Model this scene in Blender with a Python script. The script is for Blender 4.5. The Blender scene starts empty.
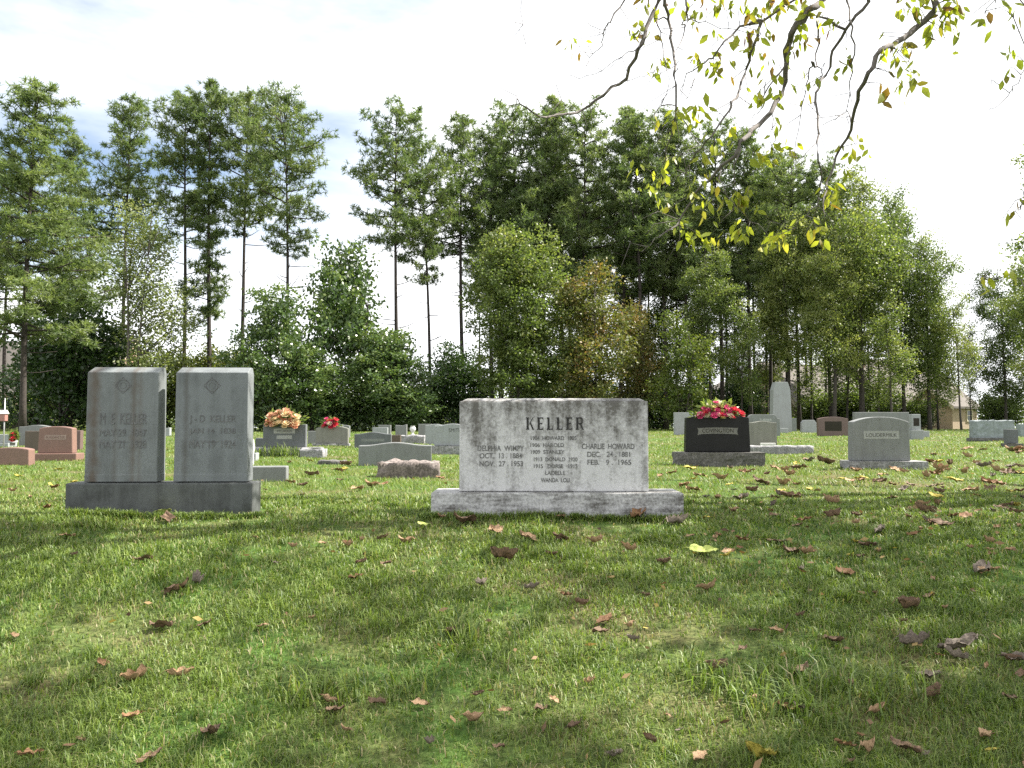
import bpy, bmesh, math, random
import numpy as np
from mathutils import Vector, Matrix, noise as mnoise

SC = bpy.context.scene
COL = SC.collection

# ---------------------------------------------------------------- camera, sky, sun, exposure
EYE_Z, FOC, PITCH = 0.66, 800.0, math.atan(41 / 800)
cam_data = bpy.data.cameras.new('camera')
cam_data.sensor_width = 36.0
cam_data.lens = FOC / 1024 * 36.0
cam_data.clip_start, cam_data.clip_end = 0.05, 3000
cam = bpy.data.objects.new('camera', cam_data)
COL.objects.link(cam)
cam.location = (0, 0, EYE_Z)
cam.rotation_euler = (math.pi / 2 + PITCH, 0, 0)
SC.camera = cam

SUN_AZ, SUN_EL = math.radians(78), math.radians(50)
S = Vector((math.sin(SUN_AZ) * math.cos(SUN_EL), math.cos(SUN_AZ) * math.cos(SUN_EL), math.sin(SUN_EL)))
sun_data = bpy.data.lights.new('sun', 'SUN')
sun_data.energy, sun_data.angle, sun_data.color = 5.0, math.radians(0.55), (1.0, 0.94, 0.84)
sun = bpy.data.objects.new('sun', sun_data)
COL.objects.link(sun)
sun.rotation_euler = (-S).to_track_quat('-Z', 'Y').to_euler()

SC.view_settings.view_transform = 'Standard'
SC.view_settings.look = 'None'
SC.view_settings.exposure = 1.56
SC.view_settings.gamma = 1.0
SC.view_settings.use_curve_mapping = False
SC.cycles.max_bounces = 6
SC.cycles.diffuse_bounces = 4
SC.cycles.glossy_bounces = 2
SC.cycles.transmission_bounces = 3
SC.cycles.use_denoising = False


def N(nt, typ, **kw):
    n = nt.nodes.new(typ)
    for k, v in kw.items():
        setattr(n, k, v)
    return n


def ramp(nt, fac, stops):
    r = N(nt, 'ShaderNodeValToRGB')
    e = r.color_ramp.elements
    while len(e) < len(stops):
        e.new(0.5)
    for i, (p, c) in enumerate(stops):
        e[i].position = p
        e[i].color = (c[0], c[1], c[2], 1) if not isinstance(c, float) else (c, c, c, 1)
    nt.links.new(fac, r.inputs[0])
    return r.outputs[0]


def mixc(nt, fac, a, b, mode='MIX'):
    m = N(nt, 'ShaderNodeMix', data_type='RGBA', blend_type=mode)
    for sock, v in ((m.inputs[0], fac), (m.inputs[6], a), (m.inputs[7], b)):
        if isinstance(v, (int, float)):
            sock.default_value = v
        elif isinstance(v, tuple):
            sock.default_value = (v[0], v[1], v[2], 1)
        else:
            nt.links.new(v, sock)
    return m.outputs[2]


def math_n(nt, op, a, b=None):
    m = N(nt, 'ShaderNodeMath', operation=op)
    for i, v in enumerate((a, b)):
        if v is None:
            continue
        if isinstance(v, (int, float)):
            m.inputs[i].default_value = v
        else:
            nt.links.new(v, m.inputs[i])
    return m.outputs[0]


world = bpy.data.worlds.new('World')
SC.world = world
world.use_nodes = True
wn = world.node_tree
sky = N(wn, 'ShaderNodeTexSky', sky_type='NISHITA', sun_disc=False)
sky.sun_elevation, sky.sun_rotation = SUN_EL, SUN_AZ
sky.dust_density, sky.ozone_density = 1.0, 1.3
tc = N(wn, 'ShaderNodeTexCoord')
sep = N(wn, 'ShaderNodeSeparateXYZ')
wn.links.new(tc.outputs['Generated'], sep.inputs[0])
mp = N(wn, 'ShaderNodeMapping')
mp.inputs['Scale'].default_value = (1.6, 1.6, 5.0)
mp.inputs['Location'].default_value = (0.35, 0.0, 0.2)
wn.links.new(tc.outputs['Generated'], mp.inputs[0])
nz = N(wn, 'ShaderNodeTexNoise')
nz.inputs['Scale'].default_value = 1.3
nz.inputs['Detail'].default_value = 7
nz.inputs['Roughness'].default_value = 0.55
wn.links.new(mp.outputs[0], nz.inputs['Vector'])
# thin bright cloud everywhere but a clear stretch of sky to the north-west
dt = N(wn, 'ShaderNodeVectorMath', operation='DOT_PRODUCT')
wn.links.new(tc.outputs['Generated'], dt.inputs[0])
clear = Vector((-0.60, 1.0, 0.62)).normalized()
dt.inputs[1].default_value = clear
gap = N(wn, 'ShaderNodeMapRange', interpolation_type='SMOOTHSTEP')
wn.links.new(dt.outputs['Value'], gap.inputs[0])
gap.inputs[1].default_value, gap.inputs[2].default_value = 0.80, 0.985
gap.inputs[3].default_value, gap.inputs[4].default_value = 0.42, -0.05
fac = math_n(wn, 'ADD', nz.outputs[0], gap.outputs[0])
cl = ramp(wn, fac, [(0.36, 0.05), (0.70, 1.0)])
skycol = mixc(wn, cl, sky.outputs[0], (8.2, 8.3, 8.5))
bg = wn.nodes['Background']
bg.inputs['Strength'].default_value = 0.071
wn.links.new(skycol, bg.inputs['Color'])

# ---------------------------------------------------------------- projection and terrain
CP, SP = math.cos(PITCH), math.sin(PITCH)


def ray(px, py):
    cx, cy = (px - 512) / FOC, (384 - py) / FOC
    d = Vector((cx, CP - cy * SP, SP + cy * CP))
    return d / d.y


def at(px, py, Y):
    return Vector((0, 0, EYE_Z)) + ray(px, py) * Y


def project(p):
    v = p - Vector((0, 0, EYE_Z))
    f = v.y * CP + v.z * SP
    u = -v.y * SP + v.z * CP
    if f < 0.05:
        return None
    return 512 + FOC * v.x / f, 384 - FOC * u / f


_ky = np.array([-60, -2, 0, 2.6, 3.6, 4.6, 5.7, 8, 12.8, 21, 35, 50, 62, 80, 150, 600, 3000.0])
_kz = np.array([-3, -1.05, -.80, -.44, -.27, -.11, 0, 0, 0, .04, .2, .30, .31, .28, .1, -2, -10.0])
_yy = np.linspace(-60, 3000, 61201)
_zz = np.interp(_yy, _ky, _kz)
_k = np.hanning(15)
_k /= _k.sum()
_zs = np.convolve(np.pad(_zz, 7, mode='edge'), _k, mode='valid')


def gz(x, y):
    x, y = np.asarray(x, float), np.asarray(y, float)
    z = np.interp(y, _yy, _zs)
    return z + 0.012 * np.sin(x * 1.7 + 0.6 * y) * np.sin(y * 1.3 + 1) + 0.008 * np.sin(3.9 * x - 2.1 * y)


def G(x, y):
    return float(gz(x, y))


def ground_y(px, py):
    r = ray(px, py)
    prev = 1.5
    Y = 1.5
    while Y < 62:
        if EYE_Z + r.z * Y <= G(r.x * Y, Y):
            return (prev + Y) / 2
        prev = Y
        Y += 0.03 if Y < 12 else 0.1
    return 60.0


# ---------------------------------------------------------------- object helpers
def tag(o, label, cat, group=None):
    o['label'], o['category'] = label, cat
    if group:
        o['group'] = group
    return o


def link(o, parent=None):
    COL.objects.link(o)
    if parent is not None:
        o.parent = parent
    return o


def mobj(name, verts, faces, mat, parent=None, smooth=False):
    me = bpy.data.meshes.new(name)
    me.from_pydata([tuple(v) for v in verts], [], faces)
    me.update()
    if smooth:
        me.shade_smooth()
    if mat:
        me.materials.append(mat)
    return link(bpy.data.objects.new(name, me), parent)


def bobj(name, bm, mat, parent=None, smooth=False):
    me = bpy.data.meshes.new(name)
    bmesh.ops.recalc_face_normals(bm, faces=bm.faces)
    bm.to_mesh(me)
    bm.free()
    if smooth:
        me.shade_smooth()
    if mat:
        me.materials.append(mat)
    return link(bpy.data.objects.new(name, me), parent)


def np_mesh(name, V, sizes, idx, mat, tint=None, smooth=False):
    """mesh from arrays: V (n,3), polygon sizes, flat vertex indices, a tint value per polygon"""
    me = bpy.data.meshes.new(name)
    me.vertices.add(len(V))
    me.vertices.foreach_set('co', np.ascontiguousarray(V, np.float32).ravel())
    me.loops.add(len(idx))
    me.loops.foreach_set('vertex_index', np.ascontiguousarray(idx, np.int32))
    me.polygons.add(len(sizes))
    st = np.zeros(len(sizes), np.int32)
    st[1:] = np.cumsum(sizes)[:-1]
    me.polygons.foreach_set('loop_start', st)
    if tint is not None:
        a = me.attributes.new('tint', 'FLOAT', 'FACE')
        a.data.foreach_set('value', np.ascontiguousarray(tint, np.float32))
    me.update(calc_edges=True)
    me.validate()
    if smooth:
        me.shade_smooth()
    if mat:
        me.materials.append(mat)
    return me


def empty(name, loc, rz=0.0):
    o = bpy.data.objects.new(name, None)
    o.empty_display_size = 0.2
    o.location = loc
    o.rotation_euler = (0, 0, rz)
    return link(o)


def copy_tree(o, parent=None):
    c = o.copy()
    COL.objects.link(c)
    c.parent = parent
    for ch in [k for k in COL.objects if k.parent == o]:
        copy_tree(ch, c)
    return c


def add_box(bm, x0, x1, y0, y1, z0, z1):
    vs = [bm.verts.new((x, y, z)) for z in (z0, z1) for (x, y) in ((x0, y0), (x1, y0), (x1, y1), (x0, y1))]
    for f in ((0, 3, 2, 1), (4, 5, 6, 7), (0, 1, 5, 4), (1, 2, 6, 5), (2, 3, 7, 6), (3, 0, 4, 7)):
        bm.faces.new([vs[i] for i in f])


def tube(verts, faces, pts, radii, n=6):
    """append one tapered tube along pts"""
    b0 = len(verts)
    pts = [Vector(p) for p in pts]
    up = Vector((0.13, 0.2, 1)).normalized()
    for i, p in enumerate(pts):
        t = (pts[min(i + 1, len(pts) - 1)] - pts[max(i - 1, 0)])
        t = t.normalized() if t.length > 1e-6 else Vector((0, 0, 1))
        a = t.cross(up)
        if a.length < 0.05:
            a = t.cross(Vector((1, 0, 0)))
        a.normalize()
        b = t.cross(a)
        for k in range(n):
            th = 2 * math.pi * k / n
            verts.append(p + (a * math.cos(th) + b * math.sin(th)) * radii[i])
    for i in range(len(pts) - 1):
        for k in range(n):
            k2 = (k + 1) % n
            faces.append((b0 + i * n + k, b0 + i * n + k2, b0 + (i + 1) * n + k2, b0 + (i + 1) * n + k))
    faces.append(tuple(b0 + (len(pts) - 1) * n + k for k in range(n)))
    faces.append(tuple(b0 + k for k in range(n))[::-1])


# ---------------------------------------------------------------- materials
def new_mat(name):
    m = bpy.data.materials.new(name)
    m.use_nodes = True
    nt = m.node_tree
    return m, nt, nt.nodes['Principled BSDF']


def noise_n(nt, scale, detail=4, vec=None, rough=0.55):
    n = N(nt, 'ShaderNodeTexNoise')
    n.inputs['Scale'].default_value = scale
    n.inputs['Detail'].default_value = detail
    n.inputs['Roughness'].default_value = rough
    if vec is not None:
        nt.links.new(vec, n.inputs['Vector'])
    return n.outputs[0]


def objvec(nt, scale=(1, 1, 1), loc=(0, 0, 0)):
    t = N(nt, 'ShaderNodeTexCoord')
    m = N(nt, 'ShaderNodeMapping')
    m.inputs['Scale'].default_value = scale
    m.inputs['Location'].default_value = loc
    nt.links.new(t.outputs['Object'], m.inputs[0])
    return m.outputs[0]


def bump(nt, bs, h, strength=0.3, dist=0.01):
    b = N(nt, 'ShaderNodeBump')
    b.inputs['Strength'].default_value = strength
    b.inputs['Distance'].default_value = dist
    nt.links.new(h, b.inputs['Height'])
    nt.links.new(b.outputs[0], bs.inputs['Normal'])


def stone_mat(name, base, dark, stain=0.5, grain=260, rough=0.75, rust=None, streak=8.0, seed=0.0, speck=0.35, rusty_x=(), lo=.20, hi=.36, topdirt=0.0, flat=False, lich=.10):
    """weathered granite or marble: fine grain, blotches of lichen, streaks that run down"""
    m, nt, bs = new_mat(name)
    v = objvec(nt, loc=(seed, seed * .7, seed * 1.3))
    g = noise_n(nt, grain, 2, v)
    grainc = ramp(nt, g, [(0.35, tuple(c * (1 - speck) for c in base)), (0.65, tuple(min(1, c * (1 + speck * .6)) for c in base))])
    blotch = noise_n(nt, 5.0, 6, v, 0.62)
    sv = objvec(nt, (streak, streak, 18.0 if flat else 0.8), (seed, 0, seed))
    stk = noise_n(nt, 1.6, 5, sv, 0.6)
    f = math_n(nt, 'MULTIPLY', blotch, stk)
    if lich:
        fl = noise_n(nt, 42, 5, v, .75)
        f = math_n(nt, 'ADD', f, math_n(nt, 'MULTIPLY', math_n(nt, 'SUBTRACT', fl, 0.5), lich))
    if topdirt:
        sz = N(nt, 'ShaderNodeSeparateXYZ')
        nt.links.new(objvec(nt), sz.inputs[0])
        td = N(nt, 'ShaderNodeMapRange')
        nt.links.new(sz.outputs[2], td.inputs[0])
        td.inputs[1].default_value, td.inputs[2].default_value = topdirt * .35, topdirt * 1.1
        td.inputs[3].default_value, td.inputs[4].default_value = -.03, .11
        f = math_n(nt, 'ADD', f, td.outputs[0])
    f = ramp(nt, f, [(lo, 0.0), (hi, 1.0)])
    f = math_n(nt, 'MULTIPLY', f, stain)
    col = mixc(nt, f, grainc, dark)
    if rust:
        sx = N(nt, 'ShaderNodeSeparateXYZ')
        nt.links.new(objvec(nt), sx.inputs[0])
        wob = noise_n(nt, 14, 4, v)
        for (cx, w, amt) in rusty_x:
            d = math_n(nt, 'ABSOLUTE', math_n(nt, 'SUBTRACT', sx.outputs[0], cx))
            d = math_n(nt, 'ADD', d, math_n(nt, 'MULTIPLY', math_n(nt, 'SUBTRACT', wob, 0.5), w * 1.6))
            k = N(nt, 'ShaderNodeMapRange')
            nt.links.new(d, k.inputs[0])
            k.inputs[1].default_value, k.inputs[2].default_value = 0.0, w
            k.inputs[3].default_value, k.inputs[4].default_value = amt, 0.0
            col = mixc(nt, k.outputs[0], col, rust)
    nt.links.new(col, bs.inputs['Base Color'])
    bs.inputs['Roughness'].default_value = rough
    bump(nt, bs, math_n(nt, 'ADD', g, math_n(nt, 'MULTIPLY', blotch, 2.0)), 0.25, 0.004)
    return m


def plain_mat(name, a, b=None, scale=20, rough=0.7, metal=0.0, bump_s=0.0):
    m, nt, bs = new_mat(name)
    b = b or tuple(c * .75 for c in a)
    n = noise_n(nt, scale, 5, objvec(nt))
    nt.links.new(ramp(nt, n, [(0.3, b), (0.7, a)]), bs.inputs['Base Color'])
    bs.inputs['Roughness'].default_value = rough
    bs.inputs['Metallic'].default_value = metal
    if bump_s:
        bump(nt, bs, n, bump_s, 0.01)
    return m


def leaf_mat(name, stops, trans=0.45, rough=0.55, objvar=0.25):
    """leaves or blades: colour by the tint of each leaf, partly translucent"""
    m, nt, bs = new_mat(name)
    at_ = N(nt, 'ShaderNodeAttribute', attribute_name='tint')
    f = at_.outputs['Fac']
    if objvar:
        oi = N(nt, 'ShaderNodeObjectInfo')
        f = math_n(nt, 'ADD', f, math_n(nt, 'MULTIPLY', math_n(nt, 'SUBTRACT', oi.outputs['Random'], 0.5), objvar))
    c = ramp(nt, f, stops)
    nt.links.new(c, bs.inputs['Base Color'])
    bs.inputs['Roughness'].default_value = rough
    tr = N(nt, 'ShaderNodeBsdfTranslucent')
    nt.links.new(mixc(nt, 1.0, c, (1.0, 1.05, 0.55), 'MULTIPLY'), tr.inputs[0])
    mx = N(nt, 'ShaderNodeMixShader')
    mx.inputs[0].default_value = trans
    nt.links.new(bs.outputs[0], mx.inputs[1])
    nt.links.new(tr.outputs[0], mx.inputs[2])
    nt.links.new(mx.outputs[0], nt.nodes['Material Output'].inputs[0])
    return m


M = {}
M['granite_twin_a'] = stone_mat('granite_twin_rusty', (.160, .176, .180), (.075, .082, .083), .6, 300, rust=(.075, .052, .034), seed=3,
                                rusty_x=((-.205, .06, .75), (.085, .035, .55), (.13, .03, .35), (-.05, .03, .25)))
M['granite_twin_b'] = stone_mat('granite_twin', (.156, .172, .180), (.078, .086, .089), .6, 300, seed=7, rust=(.05, .043, .036), rusty_x=((-.19, .03, .5),))
M['granite_base'] = stone_mat('granite_twin_base', (.086, .094, .094), (.028, .030, .029), .9, 260, seed=11, streak=5)
M['marble'] = stone_mat('weathered_marble', (.50, .50, .51), (.10, .095, .088), 1.0, 90, .7, seed=2.2, streak=7, speck=.12, lo=.20, hi=.42, topdirt=.62, lich=.42)
M['marble_base'] = stone_mat('weathered_marble_base', (.44, .44, .445), (.085, .08, .075), 1.0, 60, .8, seed=5.1, streak=2.2, speck=.2, lo=.17, hi=.38, flat=True, lich=.5)
M['granite'] = stone_mat('grey_granite', (.185, .195, .195), (.11, .11, .11), .4, 200, seed=1)
M['granite_dark'] = stone_mat('dark_grey_granite', (.115, .125, .133), (.07, .073, .078), .45, 200, seed=4)
M['granite_light'] = stone_mat('light_grey_granite', (.28, .30, .31), (.19, .19, .19), .35, 150, seed=8)
M['granite_warm'] = stone_mat('warm_grey_granite', (.185, .187, .162), (.115, .115, .10), .45, 200, seed=9)
M['granite_blue'] = stone_mat('bluish_rock_granite', (.23, .265, .275), (.13, .15, .155), .55, 40, seed=10, speck=.3)
M['rough_grey'] = stone_mat('rough_cut_granite', (.27, .27, .28), (.13, .13, .13), .6, 45, .9, seed=6, speck=.5)
M['rough_dark'] = stone_mat('rough_dark_granite', (.13, .125, .12), (.06, .06, .055), .6, 45, .9, seed=12, speck=.5)
M['rough_pink'] = stone_mat('rough_pink_granite', (.19, .16, .148), (.075, .062, .058), .6, 35, .9, seed=13, speck=.5)
M['pink'] = stone_mat('pink_granite', (.20, .118, .095), (.14, .085, .072), .4, 120, .6, seed=14)
M['brown'] = stone_mat('brown_granite', (.09, .07, .052), (.06, .046, .038), .4, 120, .6, seed=15)
M['mauve'] = stone_mat('mauve_granite', (.135, .09, .082), (.09, .06, .058), .4, 120, .6, seed=16)
M['black'] = stone_mat('polished_black_granite', (.010, .010, .011), (.018, .018, .019), .4, 200, .45, seed=17)
M['black'].node_tree.nodes['Principled BSDF'].inputs['Specular IOR Level'].default_value = .22
M['bronze'] = plain_mat('dark_bronze', (.035, .03, .02), (.015, .013, .01), 30, .4, .6)
M['letters'] = plain_mat('cut_letters_dark', (.045, .045, .045), (.10, .10, .10), 60, .9)
M['letters_black'] = plain_mat('cut_letters_black', (.014, .014, .014), (.035, .034, .033), 60, .9)
M['letters_faint'] = plain_mat('cut_letters_faint', (.085, .085, .087), (.155, .157, .16), 45, .9)
M['letters_marble'] = plain_mat('cut_letters_marble', (.05, .048, .047), (.19, .19, .19), 40, .9)
M['letters_light'] = plain_mat('cut_letters_light', (.50, .51, .50), (.40, .41, .40), 60, .9)
M['panel'] = stone_mat('steeled_panel', (.30, .31, .30), (.22, .22, .21), .4, 120, seed=18)
M['panel_black'] = stone_mat('black_stone_banner', (.15, .15, .14), (.09, .09, .085), .4, 120, .7, seed=19)
M['panel_pink'] = stone_mat('pink_stone_panel', (.27, .20, .175), (.22, .16, .14), .4, 120, seed=20)
M['white'] = plain_mat('white_marble', (.62, .62, .60), (.48, .48, .46), 25, .7)
M['steel'] = plain_mat('galvanised_steel', (.42, .43, .43), (.3, .3, .3), 30, .45, .5)
M['red_box'] = plain_mat('faded_red_paint', (.34, .17, .15), (.24, .12, .10), 30, .6)
M['bark_pine'] = plain_mat('pine_bark', (.060, .048, .042), (.020, .017, .015), 9, .95, 0, .6)
M['bark_oak'] = plain_mat('grey_brown_bark', (.070, .060, .050), (.028, .024, .021), 8, .95, 0, .6)
M['bark_twig'] = plain_mat('grey_twig_bark', (.16, .14, .135), (.085, .075, .07), 40, .9, 0, .4)
M['needles'] = leaf_mat('pine_needles', [(0.0, (.055, .090, .036)), (0.5, (.118, .172, .062)), (1.0, (.20, .245, .092))], .5, .5)
M['leaves_green'] = leaf_mat('green_leaves', [(0.0, (.052, .086, .024)), (0.55, (.135, .185, .052)), (1.0, (.26, .28, .09))], .52, .45)
M['leaves_glossy'] = leaf_mat('glossy_leaves', [(0.0, (.032, .064, .022)), (0.6, (.085, .14, .044)), (1.0, (.20, .25, .085))], .38, .30)
M['leaves_autumn'] = leaf_mat('autumn_leaves', [(0.0, (.07, .10, .024)), (0.45, (.14, .15, .04)), (0.75, (.24, .15, .05)), (1.0, (.28, .12, .045))], .42, .5)
M['leaves_yellowish'] = leaf_mat('yellow_green_leaves', [(0.0, (.07, .11, .02)), (0.6, (.17, .19, .035)), (1.0, (.28, .24, .05))], .45, .5)
M['leaves_pale'] = leaf_mat('pale_green_leaves', [(0.0, (.12, .16, .06)), (0.6, (.20, .24, .09)), (1.0, (.30, .30, .13))], .45, .5)
M['leaves_hang'] = leaf_mat('yellow_hanging_leaves', [(0.0, (.16, .055, .03)), (0.10, (.22, .15, .03)), (0.35, (.25, .30, .03)), (0.7, (.37, .40, .05)), (1.0, (.52, .46, .07))], .55, .45, 0)
M['grass'] = leaf_mat('grass_blades', [(0.0, (.036, .070, .014)), (0.40, (.125, .195, .034)), (0.72, (.215, .285, .058)), (0.84, (.22, .25, .085)), (1.0, (.33, .27, .15))], .40, .5, 0)
for nm, a, b in (('brown', (.20, .12, .068), (.05, .032, .02)), ('tan', (.40, .27, .155), (.19, .11, .06)), ('grey', (.20, .16, .125), (.07, .055, .044)),
                 ('rust', (.26, .14, .065), (.12, .06, .03)), ('yellow', (.48, .40, .07), (.34, .27, .05)), ('lime', (.42, .46, .14), (.30, .36, .08))):
    M['leaf_' + nm] = plain_mat('fallen_leaf_' + nm, a, b, 18, .75, 0, .3)
M['roof'] = plain_mat('grey_tan_shingles', (.14, .125, .112), (.10, .09, .08), 2.5, .95)
M['brick_tan'] = None
M['fence'] = plain_mat('weathered_fence_wood', (.17, .135, .105), (.09, .07, .055), 3, .9)
M['fence_dark'] = plain_mat('dark_fence_wood', (.10, .09, .08), (.05, .045, .04), 3, .9)
M['trim'] = plain_mat('cream_trim_paint', (.60, .54, .40), (.52, .46, .34), 3, .6)
M['glass'] = plain_mat('window_glass', (.05, .07, .06), (.03, .045, .04), 1, .1)


def brick_mat(name, a, b, mort):
    m, nt, bs = new_mat(name)
    t = N(nt, 'ShaderNodeTexCoord')
    sx = N(nt, 'ShaderNodeSeparateXYZ')
    nt.links.new(t.outputs['Object'], sx.inputs[0])
    cb = N(nt, 'ShaderNodeCombineXYZ')
    nt.links.new(math_n(nt, 'ADD', sx.outputs[0], sx.outputs[1]), cb.inputs[0])
    nt.links.new(sx.outputs[2], cb.inputs[1])
    br = N(nt, 'ShaderNodeTexBrick')
    br.inputs['Scale'].default_value = 4.2
    br.inputs['Color1'].default_value, br.inputs['Color2'].default_value = (*a, 1), (*b, 1)
    br.inputs['Mortar'].default_value = (*mort, 1)
    nt.links.new(cb.outputs[0], br.inputs['Vector'])
    nt.links.new(br.outputs[0], bs.inputs['Base Color'])
    bs.inputs['Roughness'].default_value = .9
    return m


M['brick_tan'] = brick_mat('tan_brick', (.40, .30, .20), (.30, .22, .15), (.42, .38, .32))
M['brick_red'] = brick_mat('red_brick', (.33, .20, .13), (.26, .15, .10), (.38, .34, .30))

# ---------------------------------------------------------------- ground
def build_ground():
    xs = np.unique(np.concatenate([np.arange(-14, 14.01, .25), np.arange(-60, 60.1, 2), np.linspace(-1500, 1500, 31)]))
    ys = np.unique(np.concatenate([np.arange(-8, 16.01, .2), np.arange(16, 90, 1.5), np.linspace(-40, -8, 6), np.geomspace(90, 2500, 20)]))
    X, Y = np.meshgrid(xs, ys)
    V = np.stack([X.ravel(), Y.ravel(), gz(X.ravel(), Y.ravel())], 1)
    nx, ny = len(xs), len(ys)
    i, j = np.meshgrid(np.arange(nx - 1), np.arange(ny - 1))
    a = (j * nx + i).ravel()
    idx = np.stack([a, a + 1, a + nx + 1, a + nx], 1)
    m, nt, bs = new_mat('lawn_soil_and_turf')
    v = objvec(nt)
    big = noise_n(nt, .35, 5, v)
    mid = noise_n(nt, 2.2, 6, v, .65)
    fine = noise_n(nt, 38, 4, v, .7)
    turf = ramp(nt, fine, [(.30, (.028, .050, .012)), (.55, (.065, .125, .026)), (.75, (.12, .18, .05))])
    straw = ramp(nt, fine, [(.35, (.06, .045, .025)), (.7, (.21, .165, .09))])
    f = ramp(nt, math_n(nt, 'ADD', math_n(nt, 'MULTIPLY', big, .55), math_n(nt, 'MULTIPLY', mid, .45)), [(.44, 0.0), (.60, .9)])
    nt.links.new(mixc(nt, f, turf, straw), bs.inputs['Base Color'])
    bs.inputs['Roughness'].default_value = .95
    bs.inputs['Specular IOR Level'].default_value = .1
    bump(nt, bs, fine, .6, .03)
    me = np_mesh('lawn_ground', V, np.full(len(idx), 4), idx.ravel(), m, smooth=True)
    o = link(bpy.data.objects.new('lawn_ground', me))
    o['kind'] = 'structure'
    o['label'] = 'gently sloping cemetery lawn under the headstones'


build_ground()

# ---------------------------------------------------------------- houses and fences beyond the trees
def gable_block(root, x0, x1, y0, y1, zw, zr, axis, wallmat, roofmat, over=.35):
    """one wing: walls with gables, and a pitched roof laid on it"""
    bm = bmesh.new()
    add_box(bm, x0, x1, y0, y1, -1.0, zw)
    cx, cy = (x0 + x1) / 2, (y0 + y1) / 2
    if axis == 'x':
        tri = [[(x0, y0, zw), (x0, y1, zw), (x0, cy, zr)], [(x1, y0, zw), (x1, y1, zw), (x1, cy, zr)]]
    else:
        tri = [[(x0, y0, zw), (x1, y0, zw), (cx, y0, zr)], [(x0, y1, zw), (x1, y1, zw), (cx, y1, zr)]]
    for t in tri:
        bm.faces.new([bm.verts.new(p) for p in t])
    bobj('wall', bm, wallmat, root)
    vs, fs = [], []
    if axis == 'x':
        sl = (zr - zw) / (cy - y0)
        A = [(y0 - over, zw - sl * over), (cy, zr), (y1 + over, zw - sl * over)]
        P = lambda u, a: (u, a[0], a[1])
        us = (x0 - over, x1 + over)
    else:
        sl = (zr - zw) / (cx - x0)
        A = [(x0 - over, zw - sl * over), (cx, zr), (x1 + over, zw - sl * over)]
        P = lambda u, a: (a[0], u, a[1])
        us = (y0 - over, y1 + over)
    for dz in (.02, .22):
        for u in us:
            for a in A:
                p = P(u, a)
                vs.append((p[0], p[1], p[2] + dz))
    fs = [(0, 1, 4, 3), (1, 2, 5, 4), (6, 7, 10, 9), (7, 8, 11, 10), (0, 1, 7, 6), (1, 2, 8, 7), (3, 4, 10, 9), (4, 5, 11, 10), (0, 3, 9, 6), (2, 5, 11, 8)]
    r = mobj('roof', vs, fs, roofmat, root)
    for u in us:
        bm = bmesh.new()
        for a, b in ((A[0], A[1]), (A[1], A[2])):
            s = -1 if u == us[0] else 1
            q = [P(u + s * .04, a), P(u + s * .04, b)]
            o = [bm.verts.new((q[0][0], q[0][1], q[0][2] - .16)), bm.verts.new((q[1][0], q[1][1], q[1][2] - .16)),
                 bm.verts.new((q[1][0], q[1][1], q[1][2] + .2)), bm.verts.new((q[0][0], q[0][1], q[0][2] + .2))]
            bm.faces.new(o)
        bmesh.ops.remove_doubles(bm, verts=bm.verts, dist=.001)
        bobj('bargeboard', bm, M['trim'], r)


def window_part(root, x, y, z0, z1, w, face='y'):
    """frame with glass on the front (-y) or the left (-x) wall"""
    fr = bmesh.new()
    gl = bmesh.new()
    t = .09
    segs = [(-w / 2, w / 2, z0, z0 + t), (-w / 2, w / 2, z1 - t, z1), (-w / 2, -w / 2 + t, z0 + t, z1 - t), (w / 2 - t, w / 2, z0 + t, z1 - t),
            (-w / 2 + t, w / 2 - t, (z0 + z1) / 2 - .03, (z0 + z1) / 2 + .03)]
    for a, b, c, d in segs:
        if face == 'y':
            add_box(fr, x + a, x + b, y - .08, y - .01, c, d)
        else:
            add_box(fr, x - .08, x - .01, y + a, y + b, c, d)
    if face == 'y':
        add_box(gl, x - w / 2 + t, x + w / 2 - t, y - .04, y - .008, z0 + t, z1 - t)
    else:
        add_box(gl, x - .04, x - .008, y - w / 2 + t, y + w / 2 - t, z0 + t, z1 - t)
    f = bobj('window', fr, M['trim'], root)
    bobj('pane', gl, M['glass'], f)


c = at(953, 432, 74)
h = empty('brick_house', (c.x, c.y, G(c.x, c.y)), math.radians(32))
tag(h, 'tan brick house with steep shingle roof and small gable wing behind the right-hand trees', 'house')
gable_block(h, 0, 4.2, 0, 4.4, 2.15, 3.9, 'x', M['brick_tan'], M['roof'])
gable_block(h, -2.5, 12.0, 4.42, 14, 2.5, 7.0, 'x', M['brick_tan'], M['roof'])
gable_block(h, -15.0, -2.52, 5.5, 13, 2.4, 6.0, 'x', M['brick_tan'], M['roof'])
window_part(h, 0, 2.2, .3, 1.9, 1.1, 'x')
window_part(h, 2.8, 0, .7, 1.8, 1.0, 'y')
window_part(h, -8, 5.5, .9, 2.0, 1.4, 'y')
bm = bmesh.new()
add_box(bm, -2.2, -1.2, 8, 9, 3.0, 7.4)
bobj('chimney', bm, M['brick_red'], h)

c = at(20, 430, 84)
h = empty('brick_house', (c.x, c.y, G(c.x, c.y)), math.radians(-12))
tag(h, 'brick house with wide grey-tan roof half hidden behind the big left pine', 'house')
gable_block(h, -12, 9.5, 0, 10, 4.0, 9.6, 'x', M['brick_red'], M['roof'])
window_part(h, -1.5, 0, 1.6, 3.4, 1.2)
window_part(h, 2.4, 0, 1.6, 3.4, 1.2)

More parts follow.
